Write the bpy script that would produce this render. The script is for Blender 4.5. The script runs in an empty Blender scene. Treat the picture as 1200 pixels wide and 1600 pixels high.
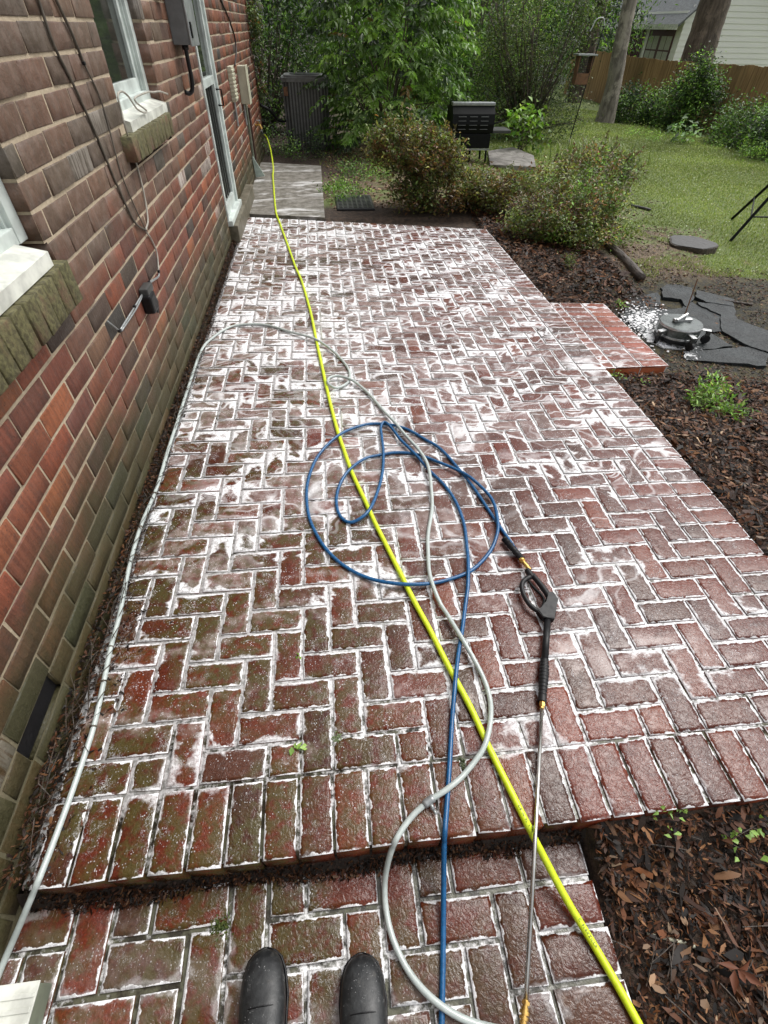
import bpy, bmesh, math, random
import numpy as np
from mathutils import Vector, Matrix
random.seed(7); rng = np.random.default_rng(7)
S = bpy.context.scene; COL = S.collection
R = math.radians
# ------------------------------------------------------------------ camera
FOC, PX, PY, H = 755.0, 600.0, 800.0, 1.6          # focal length / centre in photo pixels, eye height over the patio
def _n(v): v = np.array(v, float); return v/np.linalg.norm(v)
def _ray(p): return np.array([p[0]-PX, -(p[1]-PY), -FOC], float)
_down = _n(_ray((585, 1550))); _f = _ray((484, 25)); _f = _n(_n(_f)-_down*_n(_f).dot(_down)); _up = -_down; _rx = np.cross(_f, _up)
RM = np.array([_rx, _f, _up])                       # world = RM @ cam
CP = np.array([0, 0, H])
def rd(px, py): return RM@_ray((px, py))
def atz(px, py, z=0.0): d = rd(px, py); return CP+d*((z-H)/d[2])
def atx(px, py, X): d = rd(px, py); return CP+d*(X/d[0])
def aty(px, py, Y): d = rd(px, py); return CP+d*(Y/d[1])
cd = bpy.data.cameras.new("camera"); cam = bpy.data.objects.new("camera", cd); COL.objects.link(cam)
cam.matrix_world = Matrix.Translation(Vector(CP)) @ Matrix([list(RM[i])+[0] for i in range(3)]+[[0, 0, 0, 1]])
cd.sensor_fit = 'HORIZONTAL'; cd.sensor_width = 36; cd.lens = 36*FOC/1200; cd.clip_start = 0.02; cd.clip_end = 500
S.camera = cam
# ------------------------------------------------------------------ sky and sun (overcast)
SUN_EL, SUN_AZ = 58, 62
w = bpy.data.worlds.new("World"); S.world = w; w.use_nodes = True
wt = w.node_tree; wt.nodes.clear()
sk = wt.nodes.new('ShaderNodeTexSky'); sk.sky_type = 'NISHITA'; sk.sun_disc = False
sk.sun_elevation = R(SUN_EL); sk.sun_rotation = R(SUN_AZ); sk.air_density = 1.0; sk.dust_density = 4.0; sk.ozone_density = 0.6
hs = wt.nodes.new('ShaderNodeHueSaturation'); hs.inputs['Saturation'].default_value = 0.16
bg = wt.nodes.new('ShaderNodeBackground'); bg.inputs[1].default_value = 0.15
wo = wt.nodes.new('ShaderNodeOutputWorld')
wt.links.new(sk.outputs[0], hs.inputs['Color']); wt.links.new(hs.outputs[0], bg.inputs[0]); wt.links.new(bg.outputs[0], wo.inputs[0])
sl = bpy.data.lights.new("sun", 'SUN'); sl.energy = 1.05; sl.angle = R(32); sl.color = (1.0, 0.97, 0.92)
so = bpy.data.objects.new("sun", sl); COL.objects.link(so)
sd = Vector((math.cos(R(SUN_EL))*math.sin(R(SUN_AZ)), math.cos(R(SUN_EL))*math.cos(R(SUN_AZ)), math.sin(R(SUN_EL))))
so.rotation_euler = sd.to_track_quat('Z', 'Y').to_euler()
S.view_settings.view_transform = 'Standard'; S.view_settings.look = 'None'; S.view_settings.gamma = 1
S.view_settings.exposure = 0.56
S.cycles.max_bounces = 6; S.cycles.transparent_max_bounces = 8
# ------------------------------------------------------------------ node helpers
class T:
    def __init__(s, name):
        s.m = bpy.data.materials.new(name); s.m.use_nodes = True; s.t = s.m.node_tree; s.t.nodes.clear()
        s.out = s.t.nodes.new('ShaderNodeOutputMaterial')
    def put(s, sock, v):
        if isinstance(v, bpy.types.NodeSocket): s.t.links.new(v, sock)
        elif v is not None:
            if isinstance(v, (tuple, list)) and len(v) == 3 and sock.type == 'RGBA': v = (*v, 1)
            sock.default_value = v
    def n(s, ty, ins={}, out=0, **pr):
        nd = s.t.nodes.new(ty)
        for k, v in pr.items(): setattr(nd, k, v)
        for k, v in ins.items(): s.put(nd.inputs[k], v)
        return nd.outputs[out]
    def pos(s): return s.n('ShaderNodeNewGeometry', out='Position')
    def obj(s): return s.n('ShaderNodeTexCoord', out='Object')
    def attr(s, nm, out='Color'): return s.n('ShaderNodeAttribute', out=out, attribute_name=nm)
    def math(s, op, a, b=None, c=None, clamp=False):
        i = {0: a}
        if b is not None: i[1] = b
        if c is not None: i[2] = c
        return s.n('ShaderNodeMath', i, operation=op, use_clamp=clamp)
    def mul(s, a, b): return s.math('MULTIPLY', a, b)
    def add(s, a, b): return s.math('ADD', a, b)
    def mapr(s, v, a, b, c=0.0, d=1.0): return s.n('ShaderNodeMapRange', {0: v, 1: a, 2: b, 3: c, 4: d}, interpolation_type='SMOOTHSTEP')
    def map(s, vec, scale=(1, 1, 1), loc=(0, 0, 0), rot=(0, 0, 0)): return s.n('ShaderNodeMapping', {0: vec, 1: loc, 2: rot, 3: scale})
    def noise(s, vec, sc, det=3, ro=0.55, dist=0.0, out=0): return s.n('ShaderNodeTexNoise', {'Vector': vec, 'Scale': sc, 'Detail': det, 'Roughness': ro, 'Distortion': dist}, out=out)
    def vor(s, vec, sc, feat='F1', out=0): return s.n('ShaderNodeTexVoronoi', {'Vector': vec, 'Scale': sc}, out=out, feature=feat)
    def mix(s, f, a, b, bt='MIX'):
        nd = s.t.nodes.new('ShaderNodeMix'); nd.data_type = 'RGBA'; nd.blend_type = bt
        s.put(nd.inputs[0], f); s.put(nd.inputs[6], a); s.put(nd.inputs[7], b); return nd.outputs[2]
    def sep(s, v): 
        nd = s.t.nodes.new('ShaderNodeSeparateXYZ'); s.put(nd.inputs[0], v); return nd.outputs
    def bump(s, h, st=0.3, d=0.01, nrm=None): return s.n('ShaderNodeBump', {'Height': h, 'Strength': st, 'Distance': d, 'Normal': nrm} if nrm else {'Height': h, 'Strength': st, 'Distance': d})
    def bsdf(s, col, ro=0.6, nrm=None, **kw):
        nd = s.t.nodes.new('ShaderNodeBsdfPrincipled')
        s.put(nd.inputs['Base Color'], col); s.put(nd.inputs['Roughness'], ro)
        if nrm is not None: s.put(nd.inputs['Normal'], nrm)
        for k, v in kw.items(): s.put(nd.inputs[k.replace('_', ' ')], v)
        s.t.links.new(nd.outputs[0], s.out.inputs[0]); return s.m
def simple(name, col, ro=0.5, var=0.15, sc=20, bs=0.1, bd=0.002, stretch=(1, 1, 1), **kw):
    t = T(name); p = t.map(t.obj(), stretch); f = t.noise(p, sc, 4)
    c = t.mix(t.mapr(f, 0.3, 0.7), tuple(x*(1-var) for x in col), tuple(min(1, x*(1+var)) for x in col))
    c = t.mix(t.mapr(t.noise(p, sc*0.23, 3), 0.5, 0.75, 0, var*1.5), c, tuple(x*0.45 for x in col))
    return t.bsdf(c, t.mapr(f, 0.2, 0.8, max(0.02, ro-0.08), ro+0.08), t.bump(f, bs, bd), **kw)
# ------------------------------------------------------------------ materials
def patio_nodes(t, edge=None):
    p = t.pos(); xyz = t.sep(p); X, Y = xyz[0], xyz[1]
    nz = t.sep(t.n('ShaderNodeNewGeometry', out='True Normal'))[2]; up = t.mapr(nz, 0.35, 0.7)
    big = t.noise(t.map(p, (0.6, 1.1, 1)), 1.0, 3, 0.5)
    dens = t.add(t.mul(t.mapr(Y, 0.3, 3.0), 0.55), t.add(t.mul(t.add(big, -0.5), 1.5), t.add(t.mul(t.mapr(X, 0.5, -0.6), 0.10), t.mul(t.mapr(X, 1.6, 2.3), -0.45))))
    off = t.n('ShaderNodeVectorMath', {0: t.noise(p, 2.1, 3, 0.55, out='Color'), 1: (0.5, 0.5, 0.5)}, operation='SUBTRACT')
    off = t.n('ShaderNodeVectorMath', {0: off, 1: (0.55, 0.55, 0.0)}, operation='MULTIPLY')
    wp = t.n('ShaderNodeVectorMath', {0: p, 1: off}, operation='ADD')
    flow = t.noise(t.map(wp, (1.2, 3.0, 1)), 1.3, 2, 0.45, 0.4)            # smooth field the suds drift along
    pool = t.noise(t.map(wp, (2.0, 4.4, 1)), 1.5, 4, 0.55, 0.5)
    brk = t.noise(p, 24, 4, 0.65); fine = t.noise(p, 85, 3, 0.6, 0.8)
    # soft-edged foam pools
    patch = t.mapr(t.add(t.add(pool, t.mul(dens, 0.19)), t.add(t.mul(t.add(brk, -0.5), 0.22), t.mul(t.add(edge if edge is not None else 0.6, -0.42), 0.20))), 0.61, 0.70)
    patch = t.mul(patch, t.mul(t.mapr(Y, 0.2, 0.8, 0.25, 1.0), t.mapr(fine, 0.25, 0.55, 0.62, 1.0)))
    # contour lines of the drifting field read as flow swirls
    fr = t.math('FRACT', t.mul(t.add(flow, t.mul(brk, 0.02)), 8.0)); ln = t.mul(t.mapr(t.math('ABSOLUTE', t.add(fr, -0.5)), 0.17, 0.02), t.mapr(pool, 0.35, 0.6, 0.2, 1.0))
    film = t.mul(t.mapr(t.add(t.add(flow, t.mul(dens, 0.28)), t.mul(t.add(brk, -0.5), 0.24)), 0.56, 0.70), t.mapr(Y, 0.2, 0.6, 0.3, 1.0))
    swirl = t.mul(t.mul(ln, t.mapr(t.add(t.add(dens, t.mul(t.mapr(X, 0.3, 1.0), 0.20)), t.mul(flow, 0.8)), 0.60, 0.95)), t.mapr(Y, 0.6, 1.3))
    sz = t.noise(p, 9, 2); spots = t.mapr(t.vor(p, 120), t.mapr(sz, 0.3, 0.7, 0.16, 0.34), t.mapr(sz, 0.3, 0.7, 0.08, 0.20))
    wr = t.mul(t.mapr(t.math('ABSOLUTE', t.add(fine, -0.5)), 0.028, 0.006), t.mapr(t.noise(p, 11, 3), 0.50, 0.62))
    spk = t.mul(t.math('MAXIMUM', t.mul(wr, 0.75), spots), t.mul(t.mapr(t.add(brk, t.mul(dens, 0.14)), 0.42, 0.62), t.mapr(Y, 0.15, 0.45, 0.5, 1.0)))
    return dict(p=p, X=X, Y=Y, dens=dens, patch=patch, film=film, swirl=swirl, brk=brk, fine=fine, spk=spk, up=up, flow=flow)
def make_brick_paver():
    t = T("wet_paver_brick"); edge = t.attr('edge', 'Fac'); q = patio_nodes(t, edge); p = q['p']
    base = t.attr('bcol')
    g = t.noise(p, 150, 3, 0.6); m = t.noise(p, 15, 4, 0.6)
    c = t.mix(t.mapr(g, 0.3, 0.7), t.mix(1.0, base, (0.6, 0.55, 0.55), 'MULTIPLY'), base)
    c = t.mix(t.mapr(m, 0.46, 0.72, 0, 0.65), c, t.mix(1.0, base, (0.42, 0.42, 0.42), 'MULTIPLY'))
    alg = t.mul(t.mapr(t.noise(p, 2.6, 4, 0.6), 0.38, 0.52), t.mapr(q['X'], 0.75, -0.25))
    alg = t.mul(alg, t.mapr(t.noise(p, 28, 4), 0.34, 0.58))
    c = t.mix(t.mul(alg, 0.80), c, t.mix(g, (0.040, 0.036, 0.010), (0.085, 0.075, 0.022)))
    cen = t.mul(t.mul(t.mapr(q['X'], -0.5, 0.0), t.mapr(q['X'], 1.5, 0.9)), t.mul(t.mapr(q['Y'], 1.4, 2.2), t.mapr(q['Y'], 4.8, 3.8)))
    fm = t.math('MAXIMUM', t.mul(q['film'], t.mapr(q['X'], 1.3, 0.2, 0.45, 1.0)), t.mul(cen, t.mapr(q['flow'], 0.36, 0.54)))
    c = t.mix(t.mul(t.mul(fm, q['up']), t.mapr(q['brk'], 0.3, 0.7, 0.18, 0.60)), c, (0.40, 0.32, 0.30))
    en = t.noise(p, 30, 4, 0.6)
    rim = t.mul(t.mapr(t.add(edge, t.add(t.mul(t.add(en, -0.5), 1.3), t.mul(q['dens'], 0.16))), 0.80, 0.95), t.mapr(edge, 0.3, 0.6))
    f = t.math('MAXIMUM', rim, t.math('MAXIMUM', t.mul(q['spk'], 0.6), t.math('MAXIMUM', q['patch'], t.mul(q['swirl'], 0.85))))
    f = t.mul(f, q['up'])
    c = t.mix(f, c, t.mix(t.mapr(q['fine'], 0.3, 0.6), (0.55, 0.54, 0.55), (0.84, 0.84, 0.85)))
    cut = t.noise(t.map(p, (1, 1, 1), (0, 0, 0), (0, 0, 0.7)), 58, 3, 0.55, 1.6)
    h = t.add(t.mul(cut, 0.9), t.add(t.mul(g, 0.12), t.mul(f, 0.6)))
    fl = t.mul(q['film'], q['up']); return t.bsdf(c, t.add(t.mapr(f, 0.1, 0.7, 0.17, 0.45), t.mul(fl, -0.05)), t.bump(h, t.mapr(fl, 0, 1, 0.46, 0.24), 0.006), Specular_IOR_Level=0.40)
def make_joint():
    t = T("foamy_mortar_joint"); q = patio_nodes(t); p = q['p']
    dark = t.mix(t.mapr(t.noise(p, 30, 3), 0.4, 0.6), (0.030, 0.026, 0.018), (0.10, 0.10, 0.065))
    wide = t.noise(p, 3.4, 3, 0.6); nn = t.noise(p, 55, 4, 0.6)
    f = t.mapr(t.add(t.add(t.mul(wide, 0.8), t.mul(nn, 0.55)), t.mul(t.mapr(q['Y'], 0.25, 0.9), 0.24)), 0.68, 0.84)
    c = t.mix(f, dark, t.mix(t.mapr(nn, 0.36, 0.6), (0.42, 0.42, 0.41), (0.88, 0.88, 0.89)))
    return t.bsdf(c, t.mapr(f, 0, 1, 0.25, 0.55), t.bump(nn, 0.5, 0.004))
def make_wall_brick():
    t = T("house_brick"); p = t.pos(); xyz = t.sep(p); base = t.attr('bcol'); wht = t.attr('edge', 'Fac')
    scr = t.noise(t.map(p, (60, 60, 4)), 1.0, 4, 0.65)                    # wire-cut drag marks
    g = t.noise(p, 110, 3, 0.6)
    c = t.mix(t.mapr(scr, 0.38, 0.62), t.mix(1.0, base, (0.68, 0.64, 0.62), 'MULTIPLY'), base)
    pit = t.mapr(t.vor(p, 70), 0.25, 0.12); c = t.mix(t.mul(pit, t.mapr(g, 0.45, 0.6)), c, (0.035, 0.02, 0.015))
    stain = t.noise(t.map(p, (1, 1, .35)), 1.9, 4, 0.65); c = t.mix(t.mapr(stain, 0.50, 0.72, 0, 0.45), c, (0.075, 0.05, 0.032))
    bl = t.noise(p, 16, 4, 0.6); c = t.mix(t.mapr(bl, 0.52, 0.7, 0, 0.5), c, (0.055, 0.032, 0.024))
    c = t.mix(t.mapr(g, 0.5, 0.8, 0, 0.45), c, t.mix(1.0, base, (1.7, 1.6, 1.5), 'MULTIPLY'))
    c = t.mix(t.mul(wht, t.mapr(scr, 0.42, 0.56)), c, (0.52, 0.47, 0.42))
    dirt = t.mul(t.mapr(xyz[1], 6.5, 3.0, 0.15, 1.0), t.mapr(t.add(xyz[2], t.mul(t.add(t.noise(p, 3.5, 3), -0.5), 0.7)), 0.72, 1.02))     # grey-green film on the upper wall
    c = t.mix(t.mul(dirt, 0.62), c, t.mix(t.mapr(t.noise(p, 20, 4), 0.4, 0.65), (0.085, 0.072, 0.050), (0.15, 0.128, 0.10)))
    alg = t.mapr(t.add(xyz[2], t.mul(t.add(t.noise(p, 4, 4, 0.6), -0.5), 0.6)), 0.56, 0.16)   # algae creeping up from the ground
    c = t.mix(t.mul(alg, 0.88), c, t.mix(g, (0.016, 0.019, 0.006), (0.052, 0.050, 0.014)))
    h = t.add(t.mul(scr, 0.6), t.mul(g, 0.5))
    return t.bsdf(c, t.mapr(g, 0.3, 0.7, 0.5, 0.75), t.bump(h, 0.8, 0.005))
def make_wall_mortar():
    t = T("wall_mortar"); p = t.pos(); xyz = t.sep(p); g = t.noise(p, 70, 4, 0.65)
    c = t.mix(g, (0.27, 0.21, 0.14), (0.56, 0.47, 0.34)); c = t.mix(t.mapr(t.noise(p, 5, 4), 0.5, 0.7, 0, 0.5), c, (0.16, 0.12, 0.08))
    alg = t.mapr(t.add(xyz[2], t.mul(t.add(t.noise(p, 4, 4, 0.6), -0.5), 0.5)), 0.50, 0.10)
    c = t.mix(t.mul(alg, 0.85), c, t.mix(g, (0.022, 0.023, 0.008), (0.075, 0.072, 0.026)))
    return t.bsdf(c, 0.9, t.bump(g, 0.6, 0.004))
def make_mossy():
    t = T("mossy_sill_brick"); p = t.pos(); base = t.attr('bcol'); g = t.noise(p, 60, 4, 0.65)
    up = t.sep(t.n('ShaderNodeNewGeometry', out='Normal'))[2]
    k = t.mapr(t.add(t.noise(p, 9, 4), t.mul(up, 0.12)), 0.26, 0.50)
    c = t.mix(t.mul(k, 0.85), base, t.mix(t.mapr(g, 0.35, 0.65), (0.045, 0.048, 0.016), (0.13, 0.13, 0.050)))
    return t.bsdf(c, 0.75, t.bump(g, 0.7, 0.006))
def make_ground():
    t = T("yard_soil_and_turf"); p = t.pos(); xyz = t.sep(p); X, Y = xyz[0], xyz[1]
    n1 = t.noise(p, 1.3, 4, 0.6); n2 = t.noise(p, 22, 5, 0.7); n3 = t.noise(p, 90, 3, 0.7)
    soil = t.mix(t.mapr(n2, 0.35, 0.65), (0.022, 0.015, 0.010), (0.085, 0.055, 0.036))
    straw = t.mix(t.mapr(n3, 0.35, 0.65), (0.07, 0.05, 0.03), (0.22, 0.16, 0.10))
    turf = t.mix(t.mapr(n3, 0.3, 0.7), (0.07, 0.10, 0.022), (0.17, 0.22, 0.06))
    far = t.mapr(t.add(X, t.mul(Y, 0.35)), 5.5, 8.5)
    g = t.mapr(t.add(n1, t.mul(far, 0.45)), 0.47, 0.60)
    c = t.mix(g, straw, turf)
    bed = t.math('MAXIMUM', t.mul(t.mapr(X, 3.15, 2.95), t.mapr(Y, 7.4, 7.0)), t.mapr(Y, 2.95, 2.8))
    c = t.mix(bed, c, soil)
    wet = t.mul(t.mul(t.mapr(X, 2.3, 2.5), t.mapr(X, 5.0, 4.4)), t.mul(t.mapr(Y, 2.7, 2.9), t.mapr(Y, 5.0, 4.6)))
    c = t.mix(wet, c, t.mix(t.mapr(n2, 0.4, 0.65), (0.018, 0.018, 0.014), (0.075, 0.060, 0.022)))
    c = t.mix(t.mul(t.mapr(X, 0.9, 0.3), t.mapr(Y, 8.2, 9.2)), c, soil)
    return t.bsdf(c, 0.85, t.bump(t.add(n2, n3), 0.8, 0.02))
def make_leafmat(name, ro=0.38, trans=0.25):
    t = T(name); c = t.attr('col')
    nd = t.t.nodes.new('ShaderNodeBsdfPrincipled'); t.put(nd.inputs[0], c); nd.inputs['Roughness'].default_value = ro; nd.inputs['Specular IOR Level'].default_value = 0.5 if trans > .1 else 0.25
    tr = t.t.nodes.new('ShaderNodeBsdfTranslucent'); t.put(tr.inputs[0], t.mix(1.0, c, (1.0, 1.15, 0.6), 'MULTIPLY'))
    mx = t.t.nodes.new('ShaderNodeMixShader'); mx.inputs[0].default_value = trans
    t.t.links.new(nd.outputs[0], mx.inputs[1]); t.t.links.new(tr.outputs[0], mx.inputs[2]); t.t.links.new(mx.outputs[0], t.out.inputs[0])
    return t.m
def make_concrete(name, a, b, foam=0.0):
    t = T(name); p = t.pos(); n = t.noise(p, 9, 5, 0.65); g = t.noise(p, 120, 3, 0.6)
    c = t.mix(t.mapr(n, 0.3, 0.7), a, b); c = t.mix(t.mul(t.mapr(g, 0.5, 0.75), 0.5), c, tuple(x*0.5 for x in a))
    if foam:
        w2 = t.noise(t.map(p, (1, 3.2, 1)), 1.6, 5, 0.65, 0.8)
        c = t.mix(t.mul(t.mapr(w2, 0.52, 0.66), foam), c, (0.75, 0.75, 0.75))
    return t.bsdf(c, 0.5, t.bump(t.add(n, t.mul(g, 0.5)), 0.5, 0.006))
def make_slate():
    t = T("wet_slate"); p = t.pos(); n = t.noise(p, 6, 5, 0.65, 0.6); g = t.noise(p, 60, 4, 0.6)
    c = t.mix(t.mapr(n, 0.3, 0.7), (0.007, 0.009, 0.010), (0.028, 0.034, 0.036))
    c = t.mix(t.mapr(t.noise(p, 3.1, 4, 0.7), 0.60, 0.72, 0, 0.7), c, (0.12, 0.085, 0.03))
    dx = t.mapr(t.n('ShaderNodeVectorMath', {0: t.n('ShaderNodeVectorMath', {0: p, 1: (2.62, 3.42, -.17)}, operation='SUBTRACT')}, operation='LENGTH', out='Value'), 0.42, 0.08)
    fz = t.mapr(t.add(t.noise(p, 26, 5, 0.7, 0.8), t.mul(dx, 0.30)), 0.66, 0.76); c = t.mix(t.mul(fz, t.mapr(dx, 0.0, 0.3)), c, (0.72, 0.73, 0.74))
    return t.bsdf(c, t.mapr(g, 0.3, 0.7, 0.34, 0.55), t.bump(t.add(n, t.mul(g, 0.5)), 0.9, 0.02), Specular_IOR_Level=0.25)
def make_bark(name, a, b):
    t = T(name); p = t.obj(); n = t.noise(t.map(p, (9, 9, 1.6)), 1.0, 6, 0.7, 0.6); l = t.noise(p, 2.3, 4, 0.7)
    c = t.mix(t.mapr(n, 0.35, 0.65), a, b); c = t.mix(t.mapr(l, 0.5, 0.62, 0, 0.65), c, tuple(min(1, x*1.6) for x in b))
    return t.bsdf(c, 0.85, t.bump(n, 1.0, 0.05))
def make_fence():
    t = T("weathered_fence_board"); p = t.pos(); n = t.noise(t.map(p, (14, 14, 0.9)), 1.0, 5, 0.65); l = t.noise(p, 0.9, 3)
    c = t.mix(t.mapr(n, 0.3, 0.7), (0.20, 0.115, 0.048), (0.46, 0.28, 0.13)); c = t.mix(t.mapr(l, 0.4, 0.7, 0, 0.55), c, (0.13, 0.085, 0.038))
    return t.bsdf(c, 0.8, t.bump(n, 0.5, 0.01))
def make_siding():
    t = T("white_lap_siding"); p = t.pos(); n = t.noise(t.map(p, (0.6, 0.6, 5)), 1.5, 4)
    return t.bsdf(t.mix(n, (0.74, 0.73, 0.70), (0.86, 0.86, 0.83)), 0.6)
def make_boot():
    t = T("wet_black_rubber"); p = t.pos(); n = t.noise(p, 60, 4, 0.6); s = t.noise(p, 22, 3, 0.5, 1.5)
    c = t.mix(t.mapr(n, 0.4, 0.7), (0.012, 0.013, 0.014), (0.022, 0.024, 0.025))
    c = t.mix(t.mul(t.mapr(t.math('ABSOLUTE', t.add(s, -0.5)), 0.006, 0.002), t.mapr(n, 0.55, 0.65)), c, (0.22, 0.22, 0.22))
    dr = t.mapr(t.vor(p, 130), 0.22, 0.10); dr = t.mul(dr, t.mapr(t.noise(p, 14, 3), 0.50, 0.60)); mud = t.mapr(t.noise(p, 18, 5, 0.7), 0.60, 0.70)
    c = t.mix(t.mul(dr, 0.5), c, (0.25, 0.25, 0.25)); c = t.mix(t.mul(mud, 0.35), c, (0.09, 0.085, 0.075))
    return t.bsdf(c, t.mapr(n, 0.3, 0.7, 0.36, 0.52), t.bump(t.add(n, t.mul(dr, 1.5)), 0.3, 0.003))
M = dict(paver=make_brick_paver(), joint=make_joint(), wallbrick=make_wall_brick(), mortar=make_wall_mortar(), mossy=make_mossy(),
         ground=make_ground(), leaf=make_leafmat("leaf", 0.40, 0.35), dryleaf=make_leafmat("bark_chip", 0.55, 0.05), grass=make_leafmat("grass_blade", 0.5, 0.3),
         slab=make_concrete("wet_concrete", (0.085, 0.075, 0.055), (0.27, 0.255, 0.225), 0.7), ledge=make_concrete("stained_concrete", (0.07, 0.06, 0.035), (0.17, 0.15, 0.11)),
         stone=make_concrete("grey_stone", (0.10, 0.09, 0.08), (0.30, 0.28, 0.26)),
         slate=make_slate(), bark=make_bark("pale_bark", (0.10, 0.085, 0.07), (0.27, 0.24, 0.20)), barkdark=make_bark("dark_bark", (0.045, 0.033, 0.025), (0.13, 0.10, 0.08)),
         fence=make_fence(), siding=make_siding(), boot=make_boot(),
         white=simple("white_vinyl", (0.52, 0.57, 0.54), 0.38, 0.2, 9), whitewet=simple("white_plastic_trim", (0.62, 0.63, 0.57), 0.38, 0.25, 14),
         cream=simple("cream_plastic", (0.50, 0.49, 0.37), 0.45, 0.12, 10), yellow=simple("lime_yellow_hose_rubber", (0.60, 0.74, 0.02), 0.33, 0.08, 60, 0.1, 0.001),
         blue=simple("blue_hose_jacket", (0.006, 0.085, 0.22), 0.28, 0.15, 80, 0.1, 0.001),
         black=simple("black_plastic", (0.008, 0.008, 0.009), 0.45, 0.2, 60, Specular_IOR_Level=0.35), blackmetal=simple("black_enamel", (0.006, 0.007, 0.007), 0.5, 0.2, 20, Specular_IOR_Level=0.15),
         darkgrey=simple("dark_grey_metal", (0.045, 0.047, 0.045), 0.42, 0.2, 20), soil=simple("dark_wet_soil", (0.022, 0.014, 0.009), 0.7, 0.4, 60, 0.9, 0.006), riser=simple("orange_riser_brick", (0.40, 0.10, 0.035), 0.5, 0.15, 30, 0.4, 0.003), cleaner=simple("wet_steel_housing", (0.10, 0.115, 0.11), 0.28, 0.25, 14, Metallic=0.4), acgrey=simple("air_conditioner_enamel", (0.15, 0.155, 0.15), 0.45, 0.2, 12), grey=simple("painted_grey_metal", (0.16, 0.17, 0.17), 0.45, 0.15, 15),
         galv=simple("galvanised_metal", (0.34, 0.36, 0.36), 0.38, 0.15, 25, Metallic=0.5), steel=simple("stainless_steel", (0.55, 0.54, 0.51), 0.22, 0.08, 30, Metallic=0.95),
         brass=simple("brass", (0.72, 0.46, 0.14), 0.25, 0.15, 60, Metallic=0.9), alu=simple("cast_aluminium", (0.55, 0.56, 0.56), 0.35, 0.1, 60, Metallic=0.8),
         cable=simple("grimy_cable", (0.10, 0.085, 0.065), 0.55, 0.25, 40), cablegrey=simple("grey_cable", (0.36, 0.34, 0.29), 0.5, 0.15, 40), redcap=simple("dark_red_paint", (0.13, 0.02, 0.015), 0.5),
         roof=simple("grey_shingle", (0.13, 0.14, 0.145), 0.85, 0.3, 12, 0.6, 0.02), maroon=simple("maroon_paint", (0.075, 0.022, 0.028), 0.5), curtain=simple("curtain_cloth", (0.42, 0.42, 0.38), 0.9),
         wood=simple("old_cedar", (0.17, 0.085, 0.045), 0.8, 0.3, 20), log=simple("wet_rotting_log", (0.050, 0.036, 0.026), 0.6, 0.4, 9, 0.9, 0.02, (4, 1, 4)),
         stump=simple("wet_stump_top", (0.026, 0.024, 0.022), 0.5, 0.4, 14, 0.9, 0.01), soapy=simple("soap_suds", (0.8, 0.8, 0.81), 0.5, 0.08, 80, 0.8, 0.006),
         text=simple("black_print_ink", (0.03, 0.04, 0.01), 0.5), red=simple("red_and_white_badge", (0.45, 0.03, 0.03), 0.4), brown=simple("dark_brown_strip", (0.055, 0.020, 0.014), 0.5),
         sage=simple("sage_paint", (0.16, 0.18, 0.13), 0.6, 0.3, 10), palegreen=simple("pale_plastic_sheet", (0.40, 0.48, 0.43), 0.5))
def make_glass():
    t = T("dark_window_glass"); n = t.noise(t.pos(), 1.1, 3)
    return t.bsdf(t.mix(n, (0.012, 0.014, 0.012), (0.04, 0.045, 0.038)), 0.06, Specular_IOR_Level=0.6)
M['glass'] = make_glass()
def make_greyhose():
    t = T("cloudy_clear_vinyl_hose"); n = t.noise(t.pos(), 60, 3)
    return t.bsdf(t.mix(n, (0.40, 0.45, 0.43), (0.60, 0.66, 0.63)), 0.22, Transmission_Weight=0.15, Specular_IOR_Level=0.6)
M['greyhose'] = make_greyhose()
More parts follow.
